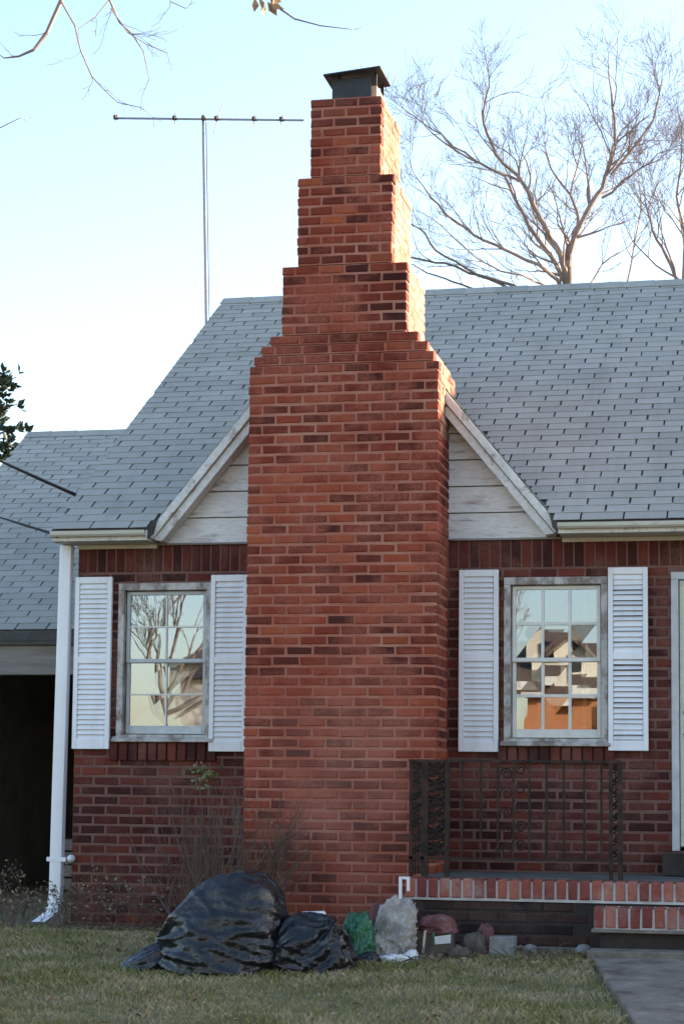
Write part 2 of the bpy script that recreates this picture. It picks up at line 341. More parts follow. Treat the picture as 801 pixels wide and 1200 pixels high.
# ---- front wall backing with openings
W1 = (-1.829, -1.088, 1.378, 2.573); W2 = (1.110, 1.865, 1.362, 2.584); DOOR = (2.313, 3.30, 0.62, 2.61)
openings = [W1, W2, DOOR, (5.0, 6.4, 1.37, 2.58)]
wall = MB(); YF = 0.0                                # mortar face at y=0.006, brick faces at 0
xcuts = sorted({WX0, WX1, *[o[0] for o in openings], *[o[1] for o in openings]})
for a, b in zip(xcuts[:-1], xcuts[1:]):
    op = [o for o in openings if o[0] <= a+1e-6 and o[1] >= b-1e-6]
    if op: wall.box(a, b, 0.004, 0.22, -0.3, op[0][2]); wall.box(a, b, 0.004, 0.22, op[0][3], 2.9)
    else: wall.box(a, b, 0.004, 0.22, -0.3, 2.9)
front = wall.build('front_wall', 'wmortar', house)
# running bond courses (joined), soldier course and sill bricks (single)
SOLD_Z0, SOLD_Z1 = 2.655, 2.868
bw = MB()
def free_runs(z0, z1):
    runs = [(WX0, WX1)]
    blk = [(o[0], o[1]) for o in openings if o[2]-(0.105 if o is not DOOR else 0) < z1-0.01 and o[3] > z0+0.012]
    for a, b in blk:
        nr = []
        for (p, q) in runs:
            if b <= p or a >= q: nr.append((p, q)); continue
            if a-p > 0.02: nr.append((p, a))
            if q-b > 0.02: nr.append((b, q))
        runs = nr
    return runs
row = 0; z = -0.13
while z+CH < SOLD_Z0+0.005:
    off = 0.1 if row % 2 else 0.0
    for (p, q) in free_runs(z, z+CH):
        k = math.floor((p-off)/0.2); x = off+k*0.2
        while x < q-0.001:
            a, b = max(x, p), min(x+0.2, q)
            if b-a > 0.035 and a < 5.5:
                ga = 0.009 if a > p else 0.0; gb = 0.009 if b < q else 0.0
                v, f = brick_geo(((a+ga+b-gb)/2, random.uniform(-.003,.001), z+CH/2), b-a-ga-gb, CH-0.0185, 0.05, 'y', -1, 0.0028); bw.add(v, f)
            x += 0.2
    # corner return on the side of the house
    v, f = brick_geo((WX0-0.001, 0.155, z+CH/2), 0.19, CH-0.0185, 0.05, 'x', -1); bw.add(v, f)
    z += CH; row += 1
tag(bw.build('brickwork', 'wbrick', front), kind='stuff')
def soldier_row(parent, x0, x1, z0, z1, name, pitch=0.0765, yoff=-0.002):
    n = max(1, round((x1-x0)/pitch)); p = (x1-x0)/n
    v, f = brick_geo((0,0,0), p-0.012, z1-z0-0.012, 0.06, 'y', -1, 0.0015)
    m = MB(); m.add(v, f); me = m.mesh(name); me.materials.append(MAT['wbrick'])
    for i in range(n):
        link(name, me, parent, Matrix.Translation((x0+(i+.5)*p, yoff+random.uniform(-.003,.002), (z0+z1)/2)))
soldier_row(front, WX0, -0.74, SOLD_Z0, SOLD_Z1, 'soldier_brick')
soldier_row(front, 0.70, 4.3, SOLD_Z0, SOLD_Z1, 'soldier_brick')
soldier_row(front, W1[0]-0.05, W1[1]+0.05, 1.226, W1[2]-0.005, 'sill_brick', yoff=-0.03)
soldier_row(front, W2[0]-0.05, W2[1]+0.05, 1.226, W2[2]-0.005, 'sill_brick', yoff=-0.03)
# other walls of the house
DEP = 8.6; RY, RZ = 4.4, 5.85; EY, EZ = -0.32, 2.955
sl = (RZ-EZ)/(RY-EY)
m = MB(); m.prism([(WX0+.006,0.22,-0.3),(WX0+.006,DEP,-0.3),(WX0+.006,DEP,2.9),(WX0+.006,RY,RZ-0.2),(WX0+.006,0.22,EZ+sl*0.3)], (0.2,0,0)); m.build('side_wall', 'wmortar', house)
m = MB(); m.prism([(WX1,0.22,-0.3),(WX1,DEP,-0.3),(WX1,DEP,2.9),(WX1,RY,RZ-0.2),(WX1,0.22,EZ+sl*0.3)], (-0.2,0,0)); m.build('side_wall', 'wmortar', house)
m = MB(); m.box(WX0+.2, WX1-.2, DEP-0.2, DEP, -0.3, 2.95); m.build('back_wall', 'wmortar', house)
m = MB(); m.box(WX0+.21, WX1-.21, 3.4, 3.5, 0.5, 2.86); m.build('room_wall', 'plaster', house)
m = MB(); m.box(WX0+.21, WX1-.21, 0.23, 3.38, 0.35, 0.45); m.box(WX0+.21, WX1-.21, 0.23, 3.38, 2.80, 2.86); m.build('room_floor_and_ceiling', 'plaster', house)

# ---- roof
RX0, RX1 = -2.27, 9.7
UP = Vector((0, RY-EY, RZ-EZ)).normalized(); NRM = Vector((0, -UP.z, UP.y))
SLEN = math.hypot(RY-EY, RZ-EZ)
GX, GS, GH, GZ = -0.01, 1.215, 1.5, 3.0             # front gable: rake line z = GZ + GS*(GH-|x-GX|)
def gable_z(x): return GZ+GS*(GH-abs(x-GX))
GA = gable_z(GX); YG = -0.17
rp = lambda x, y, h=-.012: Vector((x, y, EZ+sl*(y-EY)+h))
yv = EY+(GA-EZ)/sl; gxe = GH+(GZ-EZ)/GS
m = MB(); m.prism([rp(RX0,EY+.01), rp(GX-gxe,EY+.01), rp(GX,yv-.2), rp(GX+gxe,EY+.01), rp(RX1,EY+.01), rp(RX1,RY), rp(RX0,RY)], -NRM*0.085)
m.prism([rp(RX0,RY), rp(RX1,RY), (RX1,2*RY-EY,EZ-.012), (RX0,2*RY-EY,EZ-.012)], (0,0,-.1))
roof = m.build('roof', 'felt', house)
def shingle_pts(o, u, v, n, a, b, c, tk=0.004):
    """tab from a to b along u, bottom edge at c up the slope v"""
    ex = 0.127+0.035; P = lambda s, q, h: Vector(o)+Vector(u)*s+Vector(v)*q+Vector(n)*h
    l1, l2 = 0.0045+random.uniform(0,.002), 0.0045+random.uniform(0,.002); j = random.uniform(-.002,.002); k = random.uniform(-.002,.002)
    return [P(a,c+j,l1-tk+.002), P(b,c+k,l2-tk+.002), P(b,c+ex,-.004), P(a,c+ex,-.004), P(a,c+j,l1+.002), P(b,c+k,l2+.002), P(b,c+ex,.001), P(a,c+ex,.001)]
def shingles(parent, o, u, v, n, width, slen, single, cap=300, left=0.0, right=None, hole=None):
    stuff = MB(); singles = []; nc = int((slen-0.02)/0.127)+1
    for r in range(nc):
        c = r*0.127; s = -((r*0.452) % 1.0)*0.305
        a0 = left(c) if callable(left) else left; a1 = (right(c) if callable(right) else right) if right is not None else width
        while s < a1:
            a, b = max(s+0.006+random.uniform(-.001,.0025), a0), min(s+0.299-random.uniform(-.001,.0025), a1)
            if hole:
                h0, h1 = hole(c)
                if h1 > h0:
                    if a > h0 and b < h1: b = a
                    elif a < h0 < b: b = h0
                    elif a < h1 < b: a = h1
            if b-a > 0.03:
                cc = min(c, slen-0.14); pts = shingle_pts(o, u, v, n, a, b, cc)
                mid = Vector(o)+Vector(u)*((a+b)/2)+Vector(v)*(c+.06)
                if single(mid) and b-a > 0.2: singles.append((mid, pts))
                else: stuff.hexa(pts)
            s += 0.305
    singles.sort(key=lambda t: (t[0]-CAM).length)
    for i, (mid, pts) in enumerate(singles):
        if i < cap: mb = MB(); mb.hexa([Vector(p)-mid for p in pts]); me = mb.mesh('shingle'); me.materials.append(MAT['shingle']); link('shingle', me, parent, Matrix.Translation(mid))
        else: stuff.hexa(pts)
    if stuff.f: tag(stuff.build('shingle_field', 'shingle', parent), kind='stuff')
def in_gable(p): return p.z < gable_z(p.x)-0.02 and p.z < 4.9
def right_view(p):
    if in_gable(p): return False
    return p.x < 2.6+0.02*p.z and p.y < 3.9
def gable_hole(c):
    hw = GH+(GZ-(EZ+(c+.02)*UP.z))/GS-0.015
    return (GX-hw-RX0, GX+hw-RX0) if hw > 0 else (0, 0)
shingles(roof, (RX0,EY,EZ), (1,0,0), UP, NRM, RX1-RX0, SLEN, right_view, hole=gable_hole)
bk = Vector((0, -UP.y, UP.z))
m = MB(); 
for i in range(36): m.box(RX0+i*0.3, min(RX0+i*0.3+0.292, RX1), RY-0.11, RY+0.11, RZ+.002-random.uniform(0,.004), RZ+.013)
m2 = MB()
ridge = MB()
for i in range(40):
    a, b = RX0+i*0.302, min(RX0+i*0.302+0.30, RX1); h = random.uniform(0,.003)
    for sg in (-1, 1):
        ridge.hexa([(a,RY,RZ+.010+h),(b,RY,RZ+.014+h),(b,RY+sg*.13,RZ+.012-.13*sl),(a,RY+sg*.13,RZ+.010-.13*sl),(a,RY,RZ+.018+h),(b,RY,RZ+.022+h),(b,RY+sg*.13,RZ+.019-.13*sl),(a,RY+sg*.13,RZ+.017-.13*sl)])
tag(ridge.build('ridge_cap', 'shingle', roof), kind='stuff')
# gable roof planes (valley hidden where they sink into the main roof)
for sg in (-1, 1):
    o = Vector((GX+sg*(GH+0.03), YG, GZ-GS*0.03)); v = Vector((-sg, 0, GS)).normalized(); n = Vector((sg*GS, 0, 1)).normalized()
    gl = (GH+0.03)*math.hypot(1, GS)
    yend = EY+(GA-EZ)/sl
    e0 = o; e1 = o+v*gl
    m = MB(); pts = [e0, Vector((e0.x, EY+(e0.z-EZ)/sl+.15, e0.z)), Vector((GX, yend+.15, e1.z)), e1]
    m.prism([p-n*0.012 for p in pts], -n*0.05); gr = m.build('gable_roof', 'felt', house)
    lim = lambda c: 0.30+ (o+v*c).z*0 + (EY+((o+v*c).z-EZ)/sl)-YG+0.05
    u = (0,1,0)
    shingles(gr, o, u, v, n, 4.0, gl, lambda p: False, right=lambda c, o=o, v=v: max(0.2, EY+((o+v*(c+.1)).z-EZ)/sl-YG+0.1))
# ---- gable wall with wide boards
gw = MB(); gw.prism([(GX-GH+.05,0.03,2.872),(GX+GH-.05,0.03,2.872),(GX,0.03,gable_z(GX)-.1)], (0,0.12,0))
gwall = gw.build('gable_wall', 'oldwood', house)
zb = 2.872; bh = 0.198
for i in range(10):
    z0, z1 = zb+i*bh, zb+(i+1)*bh-0.008
    def xl(z): return GH-0.05-(z-GZ+0.06)/GS
    for sg in (-1, 1):
        xa0, xa1 = xl(z0), xl(z1)
        if xa1 < 0.35: continue
        inner = 0.30; y = random.uniform(-.003, .003)
        p = [(GX+sg*inner,-.012+y,z0),(GX+sg*xa0,-.012+y,z0),(GX+sg*xa0,.03,z0),(GX+sg*inner,.03,z0),(GX+sg*inner,.004+y,z1),(GX+sg*xa1,.004+y,z1),(GX+sg*xa1,.03,z1),(GX+sg*inner,.03,z1)]
        m = MB(); m.hexa(p if sg > 0 else [p[1],p[0],p[3],p[2],p[5],p[4],p[7],p[6]]); m.build('siding_board', 'siding', gwall)
# rake boards
for sg in (-1, 1):
    for (off, wid, y0, y1, mm) in ((0.036, 0.058, -0.186, -0.02, 'peel'), (0.098, 0.060, -0.160, -0.02, 'peel')):
        p0 = Vector((GX+sg*(GH+0.06), 0, GZ-GS*0.06)); p1 = Vector((GX+sg*0.25, 0, gable_z(GX+sg*0.25)))
        d = (p1-p0).normalized(); n = Vector((sg*GS,0,1)).normalized(); c = -n*off
        a0 = p0+c+n*wid/2; a1 = p0+c-n*wid/2; b0 = p1+c+n*wid/2; b1 = p1+c-n*wid/2
        cut = 2.874
        def clipz(q): return q if q.z > cut else q+d*((cut-q.z)/d.z)
        a0, a1 = clipz(a0), clipz(a1)
        m = MB(); m.prism([(a0.x,y0,a0.z),(a1.x,y0,a1.z),(b1.x,y0,b1.z),(b0.x,y0,b0.z)], (0,y1-y0,0)); m.build('rake_board', mm, house, bevel=0.004)
# ---- eaves: fascia, gutter, soffit, frieze
for (a, b) in ((RX0, GX-GH-0.02), (GX+GH+0.045, 9.6)):
    m = MB(); m.box(a, b, -0.285, -0.262, 2.868, 2.945); m.build('fascia', 'peel', house, bevel=0.003)
    m = MB(); m.prism([(a,-0.288,2.898),(a,-0.328,2.898),(a,-0.343,2.912),(a,-0.347,2.938),(a,-0.341,2.938),(a,-0.336,2.916),(a,-0.324,2.905),(a,-0.288,2.905)], (b-a,0,0)); m.build('gutter', 'cream', house)
    m = MB(); m.box(a, b, -0.260, 0.02, 2.871, 2.885); m.build('soffit', 'cream', house)
    m = MB(); m.box(max(a, WX0), b, -0.022, 0.004, 2.838, 2.870); m.build('frieze', 'cream', house, bevel=0.003)
m = MB(); m.box(GX-GH-0.02, -0.74, -0.03, 0.004, 2.860, 2.874); m.build('drip_board', 'oldwood', house)
m = MB(); m.box(0.72, GX+GH+0.045, -0.03, 0.004, 2.860, 2.874); m.build('drip_board', 'oldwood', house)
# left rake trim of the main roof
m = MB(); m.prism([(RX0+.012,EY+.02,EZ-.02),(RX0+.012,RY,RZ-.02),(RX0+.012,RY,RZ-.15),(RX0+.012,EY+.06,EZ-.10)], (0.022,0,0)); m.build('rake_board', 'oldwood', house)

# ---- chimney
CF, CB = -0.5, 0.28
def half_width(z):
    if z < 4.05: return 0.70
    if z < 4.13: return 0.665
    if z < 4.20: return 0.615
    if z < 4.28: return 0.545
    if z < 4.835: return 0.462
    if z < 5.47: return 0.352
    return 0.264
NC = 83; CZ = 6.095/NC
core = MB(); z0 = -0.2; prev = None
levels = []
for i in range(-2, NC):
    z = i*CZ; hw = half_width(z+0.01)
    if levels and levels[-1][2] == hw: levels[-1][1] = z+CZ
    else: levels.append([z, z+CZ, hw])
for (a, b, hw) in levels:
    core.box(-hw+.0045, hw-.0045, CF+.005, CB-.007 if a > 2.5 or hw < .7 else CB-.007, a, b-0.006 if b < 6 else b-.002)
chim = core.build('chimney', 'mortar', house)
stuff = MB(); sun_sides = MB(); cands = []
BL = 0.2
std, fstd = [], None
for k in range(5):
    v, fstd = brick_geo((0,0,0), BL-0.018, CZ-0.0195, 0.095, 'y', -1, 0.0032)
    mb = MB(); mb.add(v, fstd); me = mb.mesh('brick'); me.materials.append(MAT['brick']); std.append(me)
for i in range(-2, NC):
    z = i*CZ+CZ/2; hw = half_width(i*CZ+0.01); top = half_width((i+1)*CZ+0.01) < hw or i == NC-1
    proud = random.uniform(0.0,0.006) if top and hw < 0.6 else 0.0
    W = 2*hw; odd = i % 2
    x = -hw-(0.1 if odd else 0.0)-proud; end = hw+proud
    n = round(W/0.2); bl = (W)/n
    edges = [-hw-proud]; q = -hw+(bl/2 if odd else bl)
    while q < hw-0.03: edges.append(q); q += bl
    edges.append(hw+proud)
    for a, b in zip(edges[:-1], edges[1:]):
        ga = 0 if a == edges[0] else .009; gb = 0 if b == edges[-1] else .009
        ja = random.uniform(-.005,.004) if a == edges[0] else 0; jb = random.uniform(-.004,.005) if b == edges[-1] else 0
        a2, b2 = a+ga+ja, b-gb+jb; y = CF+random.uniform(-.004,.0012)-proud*0.6
        full = abs((b-a)-0.2) < 0.005 and not ja and not jb
        if full and 0.75 < z: cands.append(((a+b)/2, y, z))
        else:
            v, f = brick_geo(((a2+b2)/2, y, z), b2-a2, CZ-0.0195, 0.095, 'y', -1, 0.0032); stuff.add(v, f)
    # side courses
    yb0 = CF+0.10; yend = CB if z > 2.75 else 0.0
    for sg in (-1, 1):
        L = yend-yb0; nn = max(1, round(L/0.2)); s = L/nn; st = yb0-(s/2 if odd else 0)
        while st < yend-0.01:
            a, b = max(st, yb0)+.006, min(st+s, yend)-.004
            if b-a > 0.03:
                v, f = brick_geo((sg*(hw+proud+random.uniform(-.003,.003)), (a+b)/2, z), b-a, CZ-0.0195, 0.09, 'x', sg, 0.003); (sun_sides if sg > 0 and z > 3.6 else stuff).add(v, f)  # upper right side takes the bricks with sunlight painted into their colour
            st += s
random.shuffle(cands); cands.sort(key=lambda c: -c[2] if c[2] > 4.2 else -4.2-0*c[2])
mid = [c for c in cands if 0.95 < c[2] < 4.35]; rest = [c for c in cands if not 0.95 < c[2] < 4.35]
mid.sort(key=lambda c: abs(c[2]-2.6))
for idx, c in enumerate(mid+rest):
    if idx < 300:
        o = link('brick', std[idx % 5], chim, Matrix.Translation(c) @ Matrix.Rotation(random.uniform(-.006,.006), 4, 'Y'))
    else:
        v, f = brick_geo(c, BL-0.018, CZ-0.0195, 0.095, 'y', -1, 0.0032); stuff.add(v, f)
tag(stuff.build('brickwork', 'brick', chim), kind='stuff')
tag(sun_sides.build('sun_tinted_brickwork', 'brick_sun_tint', chim), 'brick painted paler for sunlight on the right side of the stack', kind='stuff')
# cap and flue
m = MB(); m.box(-0.19, 0.20, CF+.04, CB-.05, 6.085, 6.105); crown = m.build('mortar_crown', 'mortar', house)
fx0, fx1, fy0, fy1 = -0.085, 0.215, -0.42, -0.12
m = MB()
for (a, b, c, d) in ((fx0,fx1,fy0,fy0+.03),(fx0,fx1,fy1-.03,fy1),(fx0,fx0+.03,fy0+.03,fy1-.03),(fx1-.03,fx1,fy0+.03,fy1-.03)): m.box(a, b, c, d, 6.10, 6.20)
m.build('flue_tile', 'tile', house, bevel=0.004)
cap = MB(); cz = 6.262
cz = 6.268
cap.hexa([(-.172,-.515,cz-.004),(.258,-.515,cz+.034),(.258,-.09,cz+.034),(-.172,-.09,cz-.004),(-.172,-.515,cz+.010),(.258,-.515,cz+.048),(.258,-.09,cz+.048),(-.172,-.09,cz+.010)])
capo = cap.build('chimney_cap', 'capmetal', house, bevel=0.004)
for (x, y) in ((fx0+.015,fy0+.015),(fx1-.015,fy0+.015),(fx0+.015,fy1-.015),(fx1-.015,fy1-.015)):
    m = MB(); m.box(x-.012, x+.012, y-.004, y+.004, 6.16, cz-.002+.088*(x+.172)); m.build('cap_leg', 'capmetal', capo)
m = MB(); m.box(-.12, .17, fy0-.012, fy0-.002, 6.10, 6.262); m.build('soot_screen', 'capmetal', capo)

# ---- windows
def window(rect, cols, rows, inner_bars, label):
    x0, x1, z0, z1 = rect
    w = MB(); fw = 0.052; mw_ = .011 if cols == 3 else .006
    for (a, b, c, d) in ((x0,x0+fw,z0+.05,z1-.055),(x1-fw,x1,z0+.05,z1-.055),(x0,x1,z1-.055,z1),(x0,x1,z0,z0+.05)): w.box(a+.002, b-.002, -0.022, 0.16, c, d)
    win = w.build('window', 'frame', house, bevel=0.004); tag(win, label)
    m = MB(); m.hexa([(x0-.02,-.062,z0-.006),(x1+.02,-.062,z0-.006),(x1+.02,0.02,z0-.006),(x0-.02,0.02,z0-.006),(x0-.02,-.062,z0+.012),(x1+.02,-.062,z0+.012),(x1+.02,-.023,z0+.034),(x0-.02,-.023,z0+.034)]); m.build('sill', 'frame', win, bevel=0.003)
    xi0, xi1, zi0, zi1 = x0+fw+.004, x1-fw-.004, z0+.056, z1-.06
    zm = (zi0+zi1)/2+0.01
    for (a, b, y, bot) in ((zm-.012, zi1, 0.025, 0.03), (zi0, zm+.014, 0.045, 0.062)):
        s = MB(); t = 0.028
        s.box(xi0, xi0+t, y, y+.03, a, b); s.box(xi1-t, xi1, y, y+.03, a, b); s.box(xi0+t, xi1-t, y, y+.03, b-.028, b); s.box(xi0+t, xi1-t, y, y+.03, a, a+bot)
        s.build('sash', 'alu' if cols == 2 else 'muntin', win, bevel=0.003)
        gx0, gx1, g0, g1 = xi0+t, xi1-t, a+bot, b-.028
        for c in range(cols):
            for r in range(rows):
                pa, pb = gx0+(gx1-gx0)*c/cols, gx0+(gx1-gx0)*(c+1)/cols; q0, q1 = g0+(g1-g0)*r/rows, g0+(g1-g0)*(r+1)/rows
                p = MB(); ti = random.uniform(-.0006,.0006); tj = random.uniform(-.0006,.0006)
                p.hexa([(pa,y+.014+ti,q0),(pb,y+.014-ti,q0),(pb,y+.018-ti,q0),(pa,y+.018+ti,q0),(pa,y+.014+tj,q1),(pb,y+.014-tj,q1),(pb,y+.018-tj,q1),(pa,y+.018+tj,q1)])
                p.build('pane', 'glass', win)
        for c in range(1, cols):
            xx = gx0+(gx1-gx0)*c/cols; p = MB(); p.box(xx-mw_, xx+mw_, y+.002, y+.0135, g0, g1); p.build('muntin', 'muntin', win)
        for r in range(1, rows):
            zz = g0+(g1-g0)*r/rows; p = MB(); p.box(gx0, gx1, y-.001, y+.0115, zz-mw_, zz+mw_); p.build('muntin', 'muntin', win)
    # inner sash bars behind the glass
    for fx in inner_bars:
        p = MB(); xx = xi0+(xi1-xi0)*fx; p.box(xx-.013, xx+.013, 0.10, 0.125, zi0, zi1); p.build('inner_bar', 'muntin', win)
    p = MB(); p.box(xi0, xi1, 0.126, 0.15, zm-.02, zm+.02); p.build('inner_rail', 'muntin', win)
    return win
window(W1, 2, 2, (0.5,), 'left window with weathered frame, mirroring sky and branches')
window(W2, 3, 2, (0.06, 0.30, 0.80), 'right window divided into small panes by white bars')

# ---- shutters
def shutter(x0, x1, z0, z1, tilt, label):
    y0, y1 = -0.048, -0.012; st = 0.036
    s = MB()
    s.box(x0, x0+st, y0, y1, z0, z1); s.box(x1-st, x1, y0, y1, z0, z1)
    zm = (z0+z1)/2+0.02
    for (a, b) in ((z0, z0+.075), (zm-.026, zm+.026), (z1-.05, z1)): s.box(x0+st, x1-st, y0, y1, a, b)
    o = s.build('shutter', 'white', house, bevel=0.003); tag(o, label)
    if tilt < .1: p = MB(); p.box(x0+st, x1-st, y1-.006, y1-.001, z0+.075, z1-.05); p.build('back_panel', 'white', o)
    pitch = 0.0365; me = None
    for (a, b) in ((z0+.075, zm-.026), (zm+.026, z1-.05)):
        n = int((b-a)/pitch); pp = (b-a)/n
        for i in range(n):
            zc = a+(i+.5)*pp
            if me is None:
                m = MB(); w2 = (x1-x0)/2-st-.002; h = pp*(0.56 if tilt < .1 else 0.46)
                m.hexa([(-w2,-.012,-h),(w2,-.012,-h),(w2,-.007,-h),(-w2,-.007,-h),(-w2,.008,h),(w2,.008,h),(w2,.013,h),(-w2,.013,h)])
                me = m.mesh('slat'); me.materials.append(MAT['white'])
            link('slat', me, o, Matrix.Translation(((x0+x1)/2, (y0+y1)/2-.004, zc)) @ Matrix.Rotation(random.uniform(-tilt, tilt), 4, 'X') @ Matrix.Rotation(random.uniform(-tilt,tilt)*0.02, 4, 'Y'))
shutter(-2.165, -1.872, 1.316, 2.622, 0.03, 'white louvred shutter next to the downspout')
shutter(-1.094, -0.805, 1.303, 2.626, 0.03, 'white louvred shutter partly hidden by the chimney')
shutter(0.785, 1.075, 1.312, 2.640, 0.03, 'white louvred shutter just right of the chimney')
shutter(1.868, 2.152, 1.326, 2.645, 0.34, 'white louvred shutter with uneven slats near the door')

# ---- downspout
dx, dy = -2.245, -0.035
m = MB()
def sect(x, y, z, a=0.046, b=0.036): return [(x-a,y-b,z),(x-a*.4,y-b*1.12,z),(x+a*.4,y-b*1.12,z),(x+a,y-b,z),(x+a,y+b,z),(x-a,y+b,z)]
def loft(mb, secs):
    n = len(secs[0]); k = len(mb.v)
    for s in secs: mb.v += [tuple(p) for p in s]
    for i in range(len(secs)-1):
        for j in range(n): mb.f.append((k+i*n+j, k+i*n+(j+1) % n, k+(i+1)*n+(j+1) % n, k+(i+1)*n+j))
    mb.f.append(tuple(k+j for j in range(n))[::-1]); mb.f.append(tuple(k+(len(secs)-1)*n+j for j in range(n)))
loft(m, [sect(dx-.02,dy,0.20), sect(dx-.015,dy,0.9), sect(dx,dy,2.60), sect(dx+.004,dy,2.865)])
spout = m.build('downspout', 'spout', house, bevel=0.004)
m = MB(); loft(m, [sect(dx-.02,dy,0.205,.049,.039), sect(dx-.022,dy-.006,0.15,.049,.039), sect(dx-.03,dy-.03,0.10,.049,.039), [(p[0]-.03,p[1]-.06,p[2]) for p in sect(dx-.035,dy-.04,0.055,.05,.03)], [(p[0]-.04,p[1]-.11,p[2]) for p in sect(dx-.05,dy-.05,0.028,.05,.03)]])
m.build('elbow', 'spout', spout, smooth=False)
for z in (0.487,):
    m = MB(); m.box(dx-.085, dx+.065, dy-.046, dy-.040, z-.016, z+.016); m.build('strap', 'spout', spout)
m = MB(); m.tube([(dx+.093,-.075,.492),(dx+.093,-.045,.492),(dx+.093,-.02,.492),(dx+.093,0.03,.492)], [.020,.030,.030,.016], 12); m.build('strap_knob', 'whiteplastic', spout, smooth=True)

# ---- door
x0, x1, z0, z1 = DOOR
m = MB(); 
for (a, b, c, d) in ((x0,x0+.055,z0,z1-.055),(x1-.055,x1,z0,z1-.055),(x0,x1,z1-.055,z1)): m.box(a+.002, b, -0.022, 0.15, c, d)
door = m.build('door', 'alu', house, bevel=0.004); tag(door, 'pale storm door at the right edge')
m = MB(); a, b = x0+.06, x1-.06
m.box(a, a+.10, -.002, .03, z0+.03, z1-.06); m.box(b-.10, b, -.002, .03, z0+.03, z1-.06); m.box(a+.1, b-.1, -.002, .03, z1-.16, z1-.06); m.box(a+.1, b-.1, -.002, .03, z0+.03, z0+.30)
m.box(a+.1, b-.1, -.002, .03, 1.36, 1.44); m.build('storm_door_frame', 'cream', door, bevel=0.004)
m = MB(); m.box(a+.1, b-.1, .012, .017, z0+.30, 1.36); m.build('pane', 'glass', door)
m = MB(); m.box(a+.1, b-.1, .012, .017, 1.44, z1-.16); m.build('pane', 'glass', door)
m = MB(); m.box(a, b, .07, .11, z0+.03, z1-.06); m.build('inner_door_panel', 'cream', door)
for (cx, cz_, r0) in ((a+.05,1.60,.030),(a+.055,1.52,.024),(a+.05,1.44,.030),(a+.13,1.56,.03),(a+.13,1.47,.03)):
    m = MB(); pth = [(cx+r0*(1-.08*t)*math.cos(t*.75), -.008, cz_+r0*(1-.08*t)*math.sin(t*.75)) for t in range(11)]; m.tube(pth, .0055, 5); m.build('scroll', 'iron', door)
m = MB(); m.box(x0-.05, x1+.1, -0.34, 0.01, 0.46, 0.612); m.build('door_threshold', 'riser', door)

# ================================================================== GARAGE / CARPORT behind on the left
gar = thing('garage', 'grey shingled garage with weathered beam over dark opening, left of house', 'garage', (-5.6, 3, 0))
gE = (3.0, 2.475); gR = (7.2, 5.09); gx0, gx1 = -5.35, -2.30
gup = Vector((0, gR[0]-gE[0], gR[1]-gE[1])); gsl = gup.length; gup.normalize(); gn = Vector((0,-gup.z,gup.y))
m = MB(); m.prism([(gx0,gE[0],gE[1]-.012),(gx0,gR[0],gR[1]-.012),(gx0,2*gR[0]-gE[0],gE[1]-.012),(gx0,2*gR[0]-gE[0],gE[1]-.12),(gx0,gR[0],gR[1]-.14),(gx0,gE[0]+.02,gE[1]-.10)], (gx1-gx0,0,0))
groof = m.build('roof', 'felt', gar)
shingles(groof, (gx0,gE[0],gE[1]), (1,0,0), gup, gn, gx1-gx0, gsl, lambda p: p.x < -3.0-0.17*(p.y-3), cap=300)
m = MB()
for i in range(10):
    a, b = gx0+i*.305, min(gx0+i*.305+.302, gx1)
    for sg in (-1, 1): m.hexa([(a,gR[0],gR[1]+.008),(b,gR[0],gR[1]+.012),(b,gR[0]+sg*.13,gR[1]-.07),(a,gR[0]+sg*.13,gR[1]-.072),(a,gR[0],gR[1]+.016),(b,gR[0],gR[1]+.02),(b,gR[0]+sg*.13,gR[1]-.062),(a,gR[0]+sg*.13,gR[1]-.064)])
tag(m.build('ridge_cap', 'shingle', groof), kind='stuff')
m = MB(); m.box(gx0+.1, gx1-.05, 3.10, 3.22, 2.065, 2.335); m.build('beam', 'oldwood', gar, bevel=0.006)
m = MB(); m.box(gx0+.02, gx1-.02, 3.03, 3.06, 2.345, 2.462); m.build('fascia', 'felt', gar)
m = MB(); m.box(gx0+.1, gx1-.05, 3.062, 3.24, 2.338, 2.44); m.build('header_board', 'darkwall', gar)
m = MB(); m.box(gx0+.1, gx1-.05, 3.24, 11.0, 2.34, 2.37); m.build('ceiling', 'darkwall', gar)
for xx in (gx0+.1, gx1-.2):
    m = MB(); m.box(xx, xx+.15, 3.24, 10.9, -.1, 2.335); m.build('side_wall', 'darkwall', gar)
m = MB(); m.box(gx0+.26, gx1-.21, 8.4, 8.55, -.1, 2.33); m.build('back_wall', 'darkwall', gar)
m = MB()
m.box(gx0+.12, gx0+.27, 3.07, 3.23, -.1, 2.06); m.build('post', 'oldwood', gar)
for k in range(4):
    m = MB(); zc = .45+.42*k; m.box(-4.6, -3.2, 7.6, 8.35, zc, zc+.03); m.build('shelf', 'darkwall', gar)
# clutter kept in the carport, dimly seen
cl = thing('storage_crate', 'dim wooden crate standing inside the dark garage opening', 'crate', (-3.75, 5.0, 0))
for k in range(4):
    m = MB(); m.box(-4.05, -3.45, 4.75, 4.77, .02+k*.13, .13+k*.13); m.build('slat', 'oldwood', cl)
for (a, b) in ((-4.05,-4.0), (-3.5,-3.45)):
    m = MB(); m.box(a, b, 4.772, 5.25, 0, .53); m.build('side', 'oldwood', cl)

